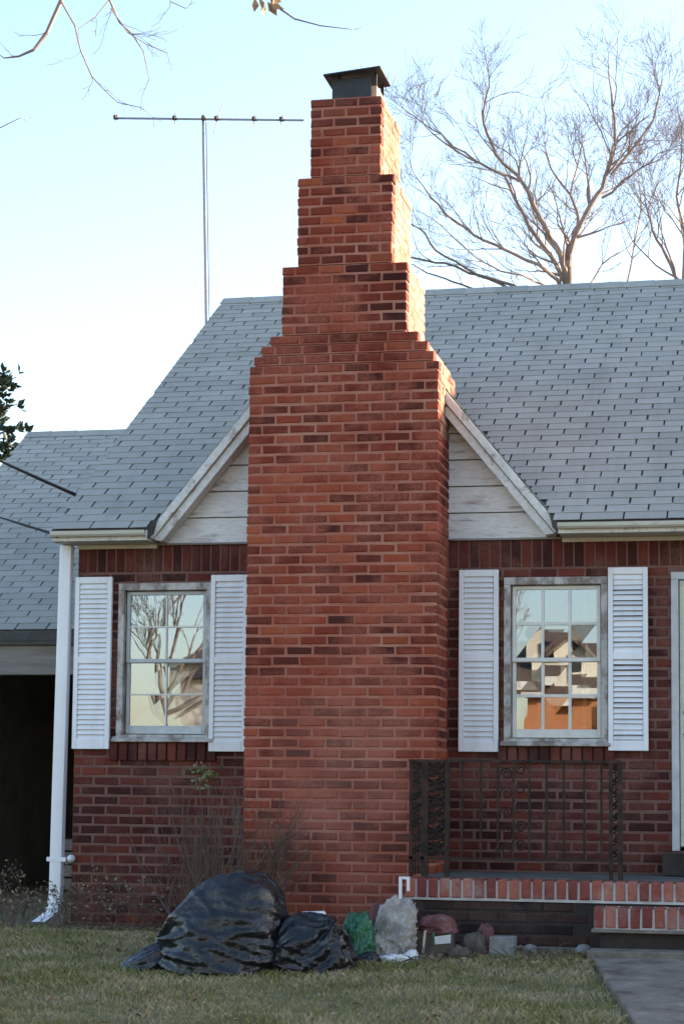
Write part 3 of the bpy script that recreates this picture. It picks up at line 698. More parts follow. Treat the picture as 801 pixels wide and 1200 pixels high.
# ================================================================== PORCH, STEPS
porch = thing('front_porch', 'low porch edged with upright bricks and a lower brick step', 'porch', (2.5, -0.6, 0))
PX0 = 0.605; PY = -1.2
m = MB(); m.box(PX0+.02, 6, PY+.03, -0.502 if False else -0.004, -.15, 0.30); 
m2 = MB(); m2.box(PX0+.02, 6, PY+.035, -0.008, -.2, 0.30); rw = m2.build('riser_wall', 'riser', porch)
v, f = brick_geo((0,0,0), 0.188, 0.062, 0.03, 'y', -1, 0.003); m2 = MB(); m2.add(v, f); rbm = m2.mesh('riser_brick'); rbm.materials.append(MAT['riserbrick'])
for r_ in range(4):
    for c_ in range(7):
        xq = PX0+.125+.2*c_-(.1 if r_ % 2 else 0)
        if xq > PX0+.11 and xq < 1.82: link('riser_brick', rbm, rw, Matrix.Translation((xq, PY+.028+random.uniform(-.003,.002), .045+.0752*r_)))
m = MB(); m.box(PX0+.10, 6, PY+.19, -0.006, 0.302, 0.452); m.build('floor_slab', 'slabc', porch, bevel=0.004)
m = MB(); m.box(PX0+.015, 6, PY+.012, PY+.188, 0.302, 0.434); edge = m.build('porch_edge', 'stepmortar', porch)
def rowlock(parent, x0, x1, yf, z0, z1, depth, pitch=0.0775):
    n = int((x1-x0)/pitch); mes = []
    for k in range(3):
        v, f = brick_geo((0,0,0), pitch-.017, z1-z0-.006, depth, 'y', -1, 0.003); mb = MB(); mb.add(v, f); me = mb.mesh('brick'); me.materials.append(MAT['stepbrick']); mes.append(me)
    for i in range(n):
        link('brick', mes[i % 3], parent, Matrix.Translation((x0+(i+.5)*pitch, yf+random.uniform(-.004,.004), (z0+z1)/2+random.uniform(-.003,.003))))
rowlock(edge, PX0, 3.4, PY, 0.318, 0.447, 0.19)
m = MB(); m.box(1.895, 3.6, -1.52+.012, PY+.03, 0.155, 0.285); st = m.build('lower_step', 'stepmortar', porch)
rowlock(st, 1.885, 3.5, -1.52, 0.163, 0.297, 0.2)
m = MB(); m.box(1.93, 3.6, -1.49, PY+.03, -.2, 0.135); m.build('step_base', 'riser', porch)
m = MB(); m.box(1.88, 3.6, -1.545, PY+.03, 0.135, 0.157); m.build('step_ledge', 'concrete', porch, bevel=0.004)
m = MB(); m.box(1.87, 3.62, -1.74, -1.49, -.2, 0.035); m.build('step_footing', 'concrete', porch, bevel=0.008)
m = MB(); m.box(PX0-.03, 1.86, PY-.06, PY+.03, -.2, 0.012); m.build('footing', 'concrete', porch, bevel=0.008)

# ================================================================== RAILING
rail = thing('iron_railing', 'rusty black iron railing with scrollwork standing along the porch edge', 'railing', (1.3, -1.1, 0.45))
RYY = -1.08; zt, zbm = 1.232, 0.575
def rx(px): return at(px, 900, RYY).x
ra, rb = rx(480), rx(727)
m = MB(); m.box(ra, rb, RYY-.016, RYY+.016, zt-.012, zt+.006); m.build('top_rail', 'iron', rail)
m = MB(); m.box(ra, rb, RYY-.012, RYY+.012, zbm-.008, zbm+.008); m.build('bottom_rail', 'iron', rail)
for i, px in enumerate((541, 563, 583, 601, 620, 640, 660, 684, 704)):
    xx = rx(px); m = MB(); m.box(xx-.0075, xx+.0075, RYY-.0075, RYY+.0075, zbm+.008, zt-.012); m.build('baluster', 'iron', rail)
for px, wd in ((482, .012), (496, .012), (499.5, .014), (524, .016), (715, .013), (726, .016)):
    xx = rx(px); m = MB(); m.box(xx-wd, xx+wd, RYY-wd, RYY+wd, .452, zt-.012); m.build('post', 'iron', rail)
def spiral(mb, cx, cz_, r, turns, flip, y, th=.0055):
    pth = []
    for k in range(int(14*turns)):
        a = k/14*2*math.pi; rr = r*(1-k/(14*turns)*.75); pth.append((cx+flip*rr*math.cos(a), y, cz_+rr*math.sin(a)))
    mb.tube(pth, th, 4)
# dense cast panel at the corner, slimmer scrolls by the middle balusters and the end post
def cast_panel(pxa, pxb, name, n, r, fill):
    a, b = rx(pxa), rx(pxb); c = (a+b)/2; m = MB(); zs = (zt-.02-zbm)/n
    for k in range(n):
        zc = zbm+.01+(k+.5)*zs
        for s in (-1, 1): spiral(m, c+s*(b-a)*.22, zc+s*zs*.12, r, 1.6, s, RYY, .0075 if fill else .005)
        if fill:
            m.tube([(a,RYY,zc-zs/2),(c,RYY,zc-zs*.1),(b,RYY,zc-zs/2)], .008, 4); m.tube([(a,RYY,zc+zs/2),(c,RYY,zc+zs*.1),(b,RYY,zc+zs/2)], .008, 4)
            spiral(m, c, zc, r*.55, 1.2, 1, RYY+.01, .009)
            for s in (-1, 1): m.add([(c+s*.0,RYY+.004,zc-zs*.48),(c+s*(b-a)*.42,RYY+.004,zc-zs*.30),(c+s*(b-a)*.30,RYY+.006,zc+zs*.05),(c+s*(b-a)*.42,RYY+.004,zc+zs*.34),(c,RYY+.004,zc+zs*.48),(c+s*.012,RYY+.006,zc)], [(0,1,2,5),(5,2,3,4)])
    m.build(name, 'iron', rail)
cast_panel(499.5, 524, 'cast_panel', 6, .050, True)
cast_panel(482, 496, 'scroll_panel', 7, .024, False)
cast_panel(583, 620, 'scroll_panel', 5, .042, False)
cast_panel(715, 726, 'scroll_panel', 8, .022, False)
# return of the railing to the chimney side
m = MB(); m.box(ra-.012, ra+.012, RYY+.016, -0.51, zt-.012, zt+.006); m.build('return_rail', 'iron', rail)
for k in range(4):
    yy = RYY+.12*(k+1); m = MB(); m.box(ra-.0075, ra+.0075, yy-.0075, yy+.0075, .452, zt-.012); m.build('baluster', 'iron', rail)

# white bracket by the porch corner
wb = at(470, 1025, -1.28); m = MB()
m.box(wb.x-.016, wb.x+.004, -1.29, -1.262, gz(0,-1.28)+.0, .455); m.box(wb.x+.004, wb.x+.055, -1.29, -1.262, .437, .455); m.box(wb.x+.038, wb.x+.055, -1.29, -1.262, .36, .437)
tag(m.build('bent_white_bracket', 'spout', None, bevel=0.002), 'bent white metal strip standing at the porch corner', 'bracket')

# ================================================================== RUBBISH
def crumple(name, c, size, mat, seed, fold=0.10, sub=5, power=2.4, lean=(0,0), parent=None, axis=(0.5,0.2,1.0), flat=0.35, ridges=3.0, taper=0.0, fine=0.05):
    import bmesh
    bm = bmesh.new(); bmesh.ops.create_icosphere(bm, subdivisions=sub, radius=1.0)
    off = Vector((seed*3.7, seed*1.3, seed*2.1)); ax = Vector(axis).normalized()
    for v in bm.verts:
        p = v.co.copy(); d = p.normalized()
        s = (abs(d.x)**power+abs(d.y)**power+abs(d.z)**power)**(-1/power)
        q = d*s
        big = noise.noise(d*1.3+off)*0.16+noise.noise(d*2.6+off)*0.08
        e = d-ax*d.dot(ax)*0.72                        # folds run along the axis
        r1 = 1-abs(noise.noise(e*ridges+off*1.7)); r2 = 1-abs(noise.noise(e*ridges*2.3+d*0.8+off*0.6)); r3 = 1-abs(noise.noise(d*8+off))
        k = 1+big+fold*((r1**3)*0.95+(r2**4)*0.5+(r3**4)*fine-0.6)
        q *= k
        if q.z < 0: q.z = max(q.z, -flat) if q.z > -flat else -flat-(q.z+flat)*0.0
        tp = 1-taper*(q.z+flat)
        v.co = Vector((q.x*size[0]*tp+lean[0]*(q.z+flat), q.y*size[1]*tp+lean[1]*(q.z+flat), (q.z+flat)*size[2]))
    me = bpy.data.meshes.new(name); bm.to_mesh(me); bm.free(); me.materials.append(MAT[mat])
    me.polygons.foreach_set('use_smooth', [True]*len(me.polygons))
    return link(name, me, parent, Matrix.Translation(Vector(c)))
def tied_bag(name, c, size, seed, knot, parent, folds=2.2, amp=0.20, sub=6, flat=0.45, lean=(0,0), taper=0.2, power=2.5, sag=0.05, crisp=0.035):
    # plastic sack: taut folds fan out from the tied end and die away over the belly
    import bmesh
    bm = bmesh.new(); bmesh.ops.create_icosphere(bm, subdivisions=sub, radius=1.0)
    K = Vector(knot).normalized(); e1 = K.cross(Vector((0.1,0.3,1))).normalized(); e2 = K.cross(e1); off = Vector((seed*3.7, seed*1.3, seed*2.1))
    for v in bm.verts:
        d = v.co.normalized(); s_ = (abs(d.x)**power+abs(d.y)**power+abs(d.z)**power)**(-1/power); q = d*s_
        ang = d.angle(K); th = math.atan2(d.dot(e2), d.dot(e1)); tw = th+0.35*noise.noise(d*1.5+off)
        near = math.exp(-ang*0.85)*1.0+0.16
        fv = Vector((math.cos(tw)*folds, math.sin(tw)*folds, ang*0.35))+off
        r1 = 1-abs(noise.noise(fv))*2.0; r2 = 1-abs(noise.noise(fv*2.1+off))*2.0
        r3 = 1-abs(noise.noise(d*5.5+off))*2.0; r4 = 1-abs(noise.noise(d*11+off))*2.0
        h = amp*near*(max(0,r1)*0.8+max(0,r2)*0.45-0.45)+crisp*(max(0,r3)**1.3+0.45*max(0,r4))
        big = noise.noise(d*1.15+off)*0.13+noise.noise(d*2.3+off*2)*0.05
        sg = sag*max(0, 1-abs(noise.noise(Vector((d.x*1.2, d.y*1.2, d.z*5.5+d.x*1.2))+off*3))*2.4)**2*(1-0.5*max(0,d.z))
        q *= 1+big+h+sg
        q.z = max(q.z, -flat-0.02*noise.noise(d*4+off))
        tp = 1-taper*(q.z+flat)
        v.co = Vector((q.x*size[0]*tp+lean[0]*(q.z+flat), q.y*size[1]*tp+lean[1]*(q.z+flat), (q.z+flat)*size[2]))
    me = bpy.data.meshes.new(name); bm.to_mesh(me); bm.free(); me.materials.append(MAT['bag'])
    me.polygons.foreach_set('use_smooth', [True]*len(me.polygons))
    return link(name, me, parent, Matrix.Translation(Vector(c)))
G = lambda x, y: gz(x, y)
bag = thing('rubbish_bag', 'large bulging black plastic rubbish bag slumped on the lawn', 'rubbish bag', (-0.42, -2.3, G(0,-2.3)))
tied_bag('bag_body', (-0.36,-2.28,G(0,-2.28)-.01), (0.41,0.38,0.405), 3.1, (-0.92,-0.25,-0.12), bag, 1.8, 0.24, 6, 0.45, (0.07,0), 0.22, 2.7, 0.05, 0.010)
tied_bag('bag_neck', (-0.79,-2.40,G(0,-2.4)-.01), (0.20,0.17,0.16), 5.2, (0.8,0.1,0.45), bag, 2.6, 0.45, 5, 0.42, (0.14,0), 0.3, 2.0, 0.04)
bag2 = thing('rubbish_bag', 'small low black rubbish bag between the large bag and green sack', 'rubbish bag', (0.21, -2.28, G(0,-2.3)))
tied_bag('bag_body', (0.21,-2.30,G(0,-2.3)-.01), (0.265,0.22,0.235), 8.4, (0.6,-0.45,0.6), bag2, 2.2, 0.32, 6, 0.45, (0,0), 0.12, 2.3, 0.05, 0.02)
m = MB(); lz = at(360,1074,-2.2).z
m.hexa([(.105,-2.22,lz),(.275,-2.24,lz+.006),(.28,-2.12,lz+.012),(.11,-2.10,lz+.006),(.115,-2.21,lz+.022),(.265,-2.23,lz+.030),(.27,-2.13,lz+.034),(.12,-2.11,lz+.026)])
tag(m.build('plastic_tray', 'whiteplastic', None, bevel=0.006), 'flat white plastic tray lying on the small black bag', 'tray')
tag(crumple('green_sack', (0.405,-1.85,G(0,-1.85)), (0.105,0.10,0.185), 'greenbag', 13.9, 0.35, 5, 2.6, (.02,0), None, (0.6,0.3,0.5), 0.45, 3.0, 0.2, .55), 'crumpled green plastic sack right of the small black bag', 'plastic sack')
tag(crumple('white_sack', (0.60,-1.70,G(0,-1.7)-.005), (0.125,0.12,0.235), 'paper', 15.1, 0.30, 6, 3.4, (.05,0), None, (1,0.2,0.25), 0.5, 3.0, 0.10, .14), 'tall crumpled dirty white sack leaning at the porch corner', 'sack')
tag(crumple('paper_scrap', (0.655,-1.88,G(0,-1.88)), (0.10,0.06,0.035), 'whiteplastic', 18.1, 0.4, 4, 2.0, (0,0), None, (1,0,0.2), 0.4, 4.0), 'small white paper scrap on grass below the white sack', 'paper')
tag(crumple('pink_rag', (0.44,-1.55,G(0,-1.55)+.0), (0.075,0.07,0.22), 'redcloth', 19.7, 0.35, 4, 2.2, (0.03,0), None, (0.3,0,1), 0.42, 3.5, .3), 'faded pink rag between green sack and white sack', 'rag')
cx = thing('broken_carton', 'sagging brown carton with faded red top beside the white sack', 'carton', (0.87, -1.5, G(0,-1.5)))
z0 = G(0,-1.5)
m = MB(); m.hexa([(.745,-1.62,z0-.02),(.985,-1.60,z0-.02),(.985,-1.38,z0-.02),(.76,-1.36,z0-.02),(.755,-1.61,z0+.15),(.995,-1.60,z0+.16),(.98,-1.39,z0+.17),(.765,-1.38,z0+.16)]); m.build('carton_body', 'browncard', cx, bevel=0.008)
crumple('faded_cover', (.88,-1.50,z0+.145), (.125,.13,.075), 'redcloth', 21.3, 0.20, 5, 3.2, (0,0), cx, (1,0,.3), .4, 3.0, .2)
m = MB(); m.hexa([(.885,-1.625,z0+.075),(.985,-1.625,z0+.085),(.985,-1.615,z0+.085),(.885,-1.615,z0+.075),(.885,-1.64,z0+.125),(.99,-1.635,z0+.14),(.99,-1.625,z0+.14),(.885,-1.63,z0+.125)]); m.build('white_flap', 'whiteplastic', cx)
m = MB(); m.hexa([(.80,-1.63,z0+.02),(.815,-1.63,z0+.02),(.815,-1.62,z0+.02),(.80,-1.62,z0+.02),(.815,-1.635,z0+.16),(.832,-1.635,z0+.165),(.832,-1.625,z0+.165),(.815,-1.625,z0+.16)]); m.build('pale_tape', 'cream', cx)
m = MB(); m.box(.870,.884,-1.634,-1.622,z0+.07,z0+.15); m.build('green_strip', 'greenbag', cx)
# concrete block with two cells
cb = MB(); z0 = G(0,-1.42)-.01; bx0, bx1, by0, by1, bz1 = 1.215, 1.375, -1.47, -1.30, z0+.125
cb.box(bx0, bx1, by0, by0+.03, z0, bz1); cb.box(bx0, bx1, by1-.03, by1, z0, bz1)
for xx in (bx0, (bx0+bx1)/2-.014, bx1-.028): cb.box(xx+.0004, xx+.0276, by0+.0302, by1-.0302, z0, bz1-.001)
tag(cb.build('concrete_block', 'block', None, bevel=0.004), 'small grey concrete block on grass in front of the porch', 'block')
tag(crumple('stone', (1.11,-1.42,G(0,-1.42)-.01), (0.085,0.07,0.10), 'browncard', 25.3, 0.2, 4, 2.4, (0,0), None, (0,0,1), 0.4, 2.0), 'brown lump of rubble left of the concrete block', 'stone')
tag(crumple('stone', (1.175,-1.36,G(0,-1.36)+.0), (0.05,0.05,0.13), 'redcloth', 26.3, 0.2, 4, 3.2, (0,0), None, (0,0,1), 0.4, 2.0), 'reddish broken brick standing against the concrete block', 'stone')
random.seed(31)
for i, (px, s, mt) in enumerate(((620,.05,'block'), (655,.035,'concrete'), (683,.055,'block'))):
    p = at(px, 1108, -1.30); tag(crumple('rubble_piece', (p.x,-1.30,G(0,-1.3)-.005), (s,s*.8,s*.8), mt, 30+i, 0.2, 3, 2.6, (0,0), None, (0,0,1), 0.4, 2.0), ('grey rubble piece right of the concrete block', 'tiny pale rubble piece halfway along the porch base', 'grey rubble piece beside the lower step')[i], 'rubble')

for i, (x, y, sz, mt, lab, cat) in enumerate(((.735,-1.80,(.05,.04,.045),'whiteplastic','small crumpled white wrapper before the brown carton','wrapper'),
        (1.02,-1.62,(.075,.05,.05),'browncard','crushed brown cardboard scrap right of the carton','cardboard'),
        (.50,-1.98,(.07,.05,.05),'bag','scrap of black plastic at the foot of the green sack','plastic'),
        (.36,-1.98,(.035,.03,.07),'whiteplastic','small white cup beside the green sack','cup'))):
    tag(crumple(('crumpled_wrapper', 'cardboard_scrap', 'torn_plastic', 'paper_cup')[i], (x,y,gz(x,y)-.004), sz, mt, 41.3+i*2.7, 0.4, 4, 2.4, (.02,0), None, (1,.3,.3), 0.42, 3.2, .1, .4), lab, cat)
rngl = random.Random(8)
mbl = MB()
for i in range(70):
    x, y = rngl.uniform(.25, 1.75), rngl.uniform(-1.95, -1.28)
    a = rngl.uniform(0, 6.283); L = rngl.uniform(.05, .22); z = gz(x,y)+.012
    mbl.tube([(x,y,z),(x+math.cos(a)*L*.5,y+math.sin(a)*L*.5,z+rngl.uniform(.0,.06)),(x+math.cos(a)*L,y+math.sin(a)*L,z+rngl.uniform(0,.09))], [.004,.003,.002], 4)
tag(mbl.build('fallen_twigs', 'shrubtwig'), 'thin broken twigs strewn among the rubbish before the porch', 'twigs', kind='stuff')

# ================================================================== PLANTS
def branch(mb, p, d, L, r, depth, rng, spread=0.55, up=0.12, seg=5, kids=(3,5), shrink=0.62, tips=None, nside=None, minr=0.0015, curl=0.16, rs=0.5):
    path = [p.copy()]; rr = [r]; d = d.normalized(); c = p.copy(); marks = []
    for i in range(seg):
        d = (d+Vector((rng.gauss(0,curl), rng.gauss(0,curl), rng.gauss(0,curl)+up*0.35))).normalized()
        c = c+d*(L/seg); path.append(c.copy()); rr.append(max(minr, r*(1-(1-rs)*(i+1)/seg))); marks.append((c.copy(), d.copy(), rr[-1]))
    mb.tube(path, rr, nside or (8 if r > 0.06 else 5 if r > 0.015 else 3), cap=False)
    if depth <= 0:
        if tips is not None: tips.append((c.copy(), d.copy()))
        return
    for k in range(rng.randint(*kids)):
        i = rng.randint(max(0, seg//3), seg-1); q, dd, qr = marks[i]
        a = rng.uniform(0, 6.283); s = Vector((math.cos(a), math.sin(a), rng.uniform(-.3,.6)))
        s = (s-dd*s.dot(dd)); s = s.normalized() if s.length > .01 else Vector((1,0,0))
        nd_ = (dd+s*math.tan(spread*rng.uniform(.6,1.3))+Vector((0,0,up))).normalized()
        branch(mb, q, nd_, L*shrink*rng.uniform(.7,1.15), max(minr, qr*rng.uniform(.5,.72)), depth-1, rng, spread, up, seg, kids, shrink, tips, None, minr, curl, rs)
    q, dd, qr = marks[-1]
    branch(mb, q, dd, L*shrink*rng.uniform(.8,1.1), max(minr, qr*.9), depth-1, rng, spread, up, seg, kids, shrink, tips, None, minr, curl, rs)
def leaf_quad(mb, p, d, s, rng, fold=0.25):
    d = d.normalized(); u = d.cross(Vector((rng.gauss(0,1), rng.gauss(0,1), rng.gauss(0,1)))).normalized(); n = d.cross(u)
    mb.add([p, p+d*s*.5+u*s*.28+n*s*fold*.3, p+d*s+n*s*fold*.2, p+d*s*.5-u*s*.28+n*s*fold*.3, p+d*s*.5], [(0,1,4),(1,2,4),(2,3,4),(3,0,4)])

# -- bare shrub in front of the chimney
rng = random.Random(11)
sh = thing('bare_shrub', 'thin bare shrub with few green leaves in front of the chimney', 'shrub', (-0.82, -0.85, 0))
mb = MB(); tips = []
for i in range(44):
    p = Vector((-0.80+rng.gauss(0,.15), -0.85+rng.gauss(0,.07), -.02)); d = Vector((rng.gauss(-.03,.20), rng.gauss(0,.08), 1))
    branch(mb, p, d, rng.uniform(.35,.62), rng.uniform(.005,.009), 2, rng, .35, .25, 5, (2,3), .62, tips, 4, .002, .12)
for i in range(6):
    p = Vector((-0.62+rng.gauss(0,.1), -0.80, .25+rng.uniform(0,.2))); branch(mb, p, Vector((.8,0,.55+rng.gauss(0,.2))), .35, .004, 2, rng, .35, .1, 5, (1,3), .6, tips, 3, .0015, .12)
mb.build('stems', 'shrubtwig', sh)
mb = MB()
for i in range(60):
    p = at(rng.gauss(236,10), rng.gauss(906,8), -.85+rng.gauss(0,.08)); leaf_quad(mb, p, Vector((rng.gauss(0,1),rng.gauss(0,.6),rng.gauss(-.3,.6))), rng.uniform(.03,.055), rng)
for t, d in tips[::3]: pass
tag(mb.build('leaves', 'greenleaf', sh), kind='stuff')
# twig fan against the chimney
sh = thing('dry_shrub', 'dry twiggy shrub fanned against the lower chimney face', 'shrub', (-0.5, -0.75, 0))
mb = MB(); tips = []
for i in range(12):
    p = Vector((-0.58+rng.gauss(0,.07), -0.74+rng.gauss(0,.05), -.02)); d = Vector((.35+rng.gauss(0,.28), rng.gauss(0,.05), 1))
    branch(mb, p, d, rng.uniform(.4,.62), .006, 2, rng, .38, .12, 5, (2,3), .6, tips, 4, .0015, .10)
mb.build('stems', 'shrubtwig', sh)
mb = MB()
for t, d in tips[::3]: leaf_quad(mb, t, d+Vector((0,0,-1)), rng.uniform(.015,.03), rng)
tag(mb.build('leaves', 'deadleaf', sh), kind='stuff')
# dead weeds by the wall corner and in front of the garage
for (wx, wy, n, h, lab) in ((-1.75,-.55,26,.30,'tangle of dead weeds at the foot of the left wall'), (-2.25,-.75,26,.26,'dead weeds below the downspout elbow'), (-1.30,-.45,22,.34,'dry brown weeds left of the large black bag'), (-2.9,.2,26,.30,'dead weeds at left edge before the garage')):
    sh = thing('dead_weed', lab, 'weeds', (wx, wy, 0)); mb = MB(); tips = []
    for i in range(n):
        p = Vector((wx+rng.gauss(0,.20), wy+rng.gauss(0,.12), -.02)); branch(mb, p, Vector((rng.gauss(0,.45), rng.gauss(0,.3), 1)), h*rng.uniform(.5,1.0), .004, 2, rng, .6, .05, 4, (1,3), .55, tips, 3, .0014, .2)
    tag(mb.build('stems', 'shrubtwig', sh), kind='stuff'); mb = MB()
    for t, d in tips: leaf_quad(mb, t, Vector((rng.gauss(0,1),rng.gauss(0,1),rng.gauss(-.2,.6))), rng.uniform(.02,.045), rng)
    tag(mb.build('leaves', 'deadleaf', sh), kind='stuff')

# -- lawn blades
nr = np.random.default_rng(5)
def lawn(n, xa, xb, ya, yb2, h0, h1):
    x = nr.uniform(xa, xb, n); y = nr.uniform(ya, yb2, n)
    keep = ~((x > 1.86+0.19*(-1.5-y)-.015) & (y > -6.7) & (y < -1.48)); keep &= ~((x > .56) & (y > -1.27))
    return x[keep], y[keep]
gx_, gy_ = [], []
for a in (lawn(165000, -3.6, 3.6, -5.2, -1.0, 0, 0), lawn(20000, -7, -3.6, -6, -.4, 0, 0), lawn(7000, -3.4, -.9, -1.0, -.35, 0, 0), lawn(14000, -7, 7, -9, -5.2, 0, 0)):
    gx_.append(a[0]); gy_.append(a[1])
gx_ = np.concatenate(gx_); gy_ = np.concatenate(gy_); n = len(gx_)
gzv = np.where(gy_ > -1.0, 0, np.where(gy_ < -12, -.77, -.07*(-1-gy_)))
patch = np.sin(gx_*2.3+1.1*np.sin(gy_*1.7))*np.cos(gy_*2.9+gx_)*.5+.5
hh = nr.uniform(.014, .046, n)*(0.45+.8*patch); an = nr.uniform(0, 6.283, n); wd = nr.uniform(.0016, .0034, n)
lx, ly = nr.normal(0,.55,n)*hh, nr.normal(0,.55,n)*hh
V = np.zeros((n, 4, 3)); ca, sa = np.cos(an)*wd, np.sin(an)*wd
V[:,0] = np.stack([gx_-ca, gy_-sa, gzv-.004],1); V[:,1] = np.stack([gx_+ca, gy_+sa, gzv-.004],1)
V[:,2] = np.stack([gx_+ca*.6+lx*.45, gy_+sa*.6+ly*.45, gzv+hh*.6],1); V[:,3] = np.stack([gx_+lx, gy_+ly, gzv+hh],1)
me = bpy.data.meshes.new('grass'); me.vertices.add(n*4); me.vertices.foreach_set('co', V.reshape(-1))
idx = (np.arange(n)[:,None]*4+np.array([0,1,2,0,2,3])[None]).reshape(-1)
me.loops.add(n*6); me.loops.foreach_set('vertex_index', idx.astype(np.int32)); me.polygons.add(n*2)
me.polygons.foreach_set('loop_start', np.arange(0, n*6, 3, dtype=np.int32)); me.update(calc_edges=True); me.materials.append(MAT['grass'])
tag(link('grass', me), 'short patchy lawn grass, part green and part straw coloured', 'grass', kind='stuff')
# -- fallen leaves
mb = MB(); rng = random.Random(3)
for i in range(900):
    if i % 5 == 0: x, y = rng.uniform(.2, 1.9), rng.uniform(-2.0, -1.28)
    elif rng.random() < .55: x, y = rng.uniform(-3.4, 1.8), -.45-abs(rng.gauss(0,.45))
    else: x, y = rng.uniform(-3, 2), rng.uniform(-5, -1)
    if x > 0.5 and y > -1.27: continue
    if x > -0.75 and y > -0.55: continue
    leaf_quad(mb, Vector((x, y, gz(x,y)+rng.uniform(.005,.035))), Vector((rng.gauss(0,1),rng.gauss(0,1),rng.gauss(0,.15))), rng.uniform(.03,.065), rng, .5)
tag(mb.build('fallen_leaves', 'deadleaf'), 'brown fallen leaves scattered over the lawn and wall foot', 'leaves', kind='stuff')

# ================================================================== TREES
def limb(mb, pxs, y, r0, r1, rng, kids, L, depth=3, dy=0.0, n=None, ups=.10, spread=.66):
    pts = [at(px, py, y+dy*i/len(pxs)) for i, (px, py) in enumerate(pxs)]
    fine = []
    for a, b in zip(pts[:-1], pts[1:]):
        for k in range(3): fine.append(a.lerp(b, k/3)+Vector((rng.gauss(0,.012), rng.gauss(0,.03), rng.gauss(0,.012)))*(1 if k else .2))
    fine.append(pts[-1]); m = len(fine); r0 *= LR; r1 *= LR; rr = [r0+(r1-r0)*i/(m-1) for i in range(m)]
    mb.tube(fine, rr, 7 if r0 > .03 else 5, cap=False)
    for k in range(kids):
        i = rng.randint(1, m-1); d = (fine[min(i+1,m-1)]-fine[i-1]).normalized()
        a = rng.uniform(0, 6.283); s = Vector((math.cos(a), math.sin(a)*.8, rng.uniform(-.1,.7))); s = (s-d*s.dot(d)).normalized()
        branch(mb, fine[i], d+s*rng.uniform(.5,1.1)+Vector((0,0,ups)), L*rng.uniform(.6,1.2), rr[i]*.55, depth, rng, spread, ups, 5, (2,3), .74, None, None, .0022, .15)
    branch(mb, fine[-1], (fine[-1]-fine[-2]), L*.9, r1*.95, depth, rng, spread, ups, 5, (2,4), .74, None, None, .0022, .15)
rng = random.Random(21); TY = 14.0
LR = 0.62
tr = thing('bare_tree', 'bare winter tree with wide forking limbs rising behind the right roof', 'tree', (0.1, 14, 0))
mb = MB(); f = at(664, 296, TY)
mb.tube([(f.x-.10, TY, -.2), (f.x-.06, TY, 2), (f.x, TY, 5), (f.x+.02, TY, 7.2), (f.x, TY, f.z-.22), (f.x+.03, TY, f.z+.12)], [.22,.18,.13,.09,.07,.04], 12, cap=False)
mb.build('trunk', 'bark', tr, smooth=True)
mb = MB()
limb(mb, [(662,332),(666,300),(676,270),(698,230),(714,195),(720,155),(716,110)], TY, .085, .028, rng, 16, 0.62, 3)
limb(mb, [(716,205),(742,172),(765,140),(772,110)], TY, .04, .02, rng, 8, 0.50, 3)
limb(mb, [(704,232),(740,205),(770,180)], TY, .035, .015, rng, 6, 0.43, 3, dy=-.6)
limb(mb, [(664,325),(656,298),(640,270),(622,235),(608,208),(580,180),(566,145),(570,110)], TY, .075, .022, rng, 13, 0.56, 3, dy=-.8)
limb(mb, [(663,332),(650,308),(630,280),(604,235),(590,205),(548,185),(505,155)], TY, .065, .018, rng, 13, 0.56, 3, dy=.8)
limb(mb, [(608,212),(570,196),(530,172),(490,140)], TY, .035, .014, rng, 9, 0.50, 3, dy=-1.2)
limb(mb, [(664,312),(670,285),(677,255),(668,228),(650,205),(640,180)], TY, .05, .018, rng, 8, 0.50, 3, dy=1.0)
limb(mb, [(668,230),(676,195),(682,170)], TY, .03, .015, rng, 5, 0.37, 3, dy=.6)
limb(mb, [(662,338),(645,322),(630,310),(590,292),(555,275),(520,250),(498,222)], TY, .055, .016, rng, 10, 0.50, 3, dy=-1.5)
limb(mb, [(661,345),(640,336),(620,326),(585,318),(555,300),(520,268)], TY, .035, .012, rng, 6, .6, 3, dy=-2)
mb.build('crown', 'twig', tr)
tr = thing('bare_tree', 'low dark bare branches crossing just right of the chimney', 'tree', (-1.5, 11, 0))
mb = MB(); f = at(585, 345, 11); 
mb.tube([(f.x+.9, 11, -.2), (f.x+.85, 11, 3), (f.x+.6, 11, 5.4), (f.x+.1, 11, f.z-.05), f], [.16,.13,.10,.07,.06], 9, cap=False)
mb.build('trunk', 'bark', tr, smooth=True)
mb = MB()
limb(mb, [(640,352),(600,334),(560,322),(520,308),(484,302),(455,290)], 11, .04, .016, rng, 3, .4, 2, ups=.05)
limb(mb, [(625,350),(585,332),(545,314),(510,293),(497,272),(480,262)], 11, .035, .014, rng, 3, .35, 2, ups=.05)
limb(mb, [(600,352),(560,340),(530,330),(500,320),(484,310)], 11, .03, .012, rng, 2, .3, 2, ups=.05)
mb.build('crown', 'bark', tr)
tr = thing('bare_tree', 'slender bare tree at the right edge above the roof', 'tree', (2.4, 18, 0))
mb = MB(); f = at(798, 335, 18); mb.tube([(f.x+.3,18,-.2),(f.x+.2,18,5),(f.x,18,f.z)], [.2,.15,.08], 9, cap=False); mb.build('trunk', 'bark', tr, smooth=True)
mb = MB()
limb(mb, [(798,335),(780,300),(764,270),(755,235)], 18, .06, .02, rng, 9, .9, 3)
limb(mb, [(800,330),(803,280),(792,230),(798,180)], 18, .06, .02, rng, 9, .9, 3)
limb(mb, [(735,330),(742,290),(750,250),(748,200)], 18, .03, .015, rng, 7, .8, 3, dy=.8)
limb(mb, [(690,335),(705,310),(735,290)], 18, .03, .015, rng, 5, .6, 3, dy=.8)
limb(mb, [(800,300),(830,260),(850,200)], 18, .04, .015, rng, 6, .9, 3)
mb.build('crown', 'twig', tr)

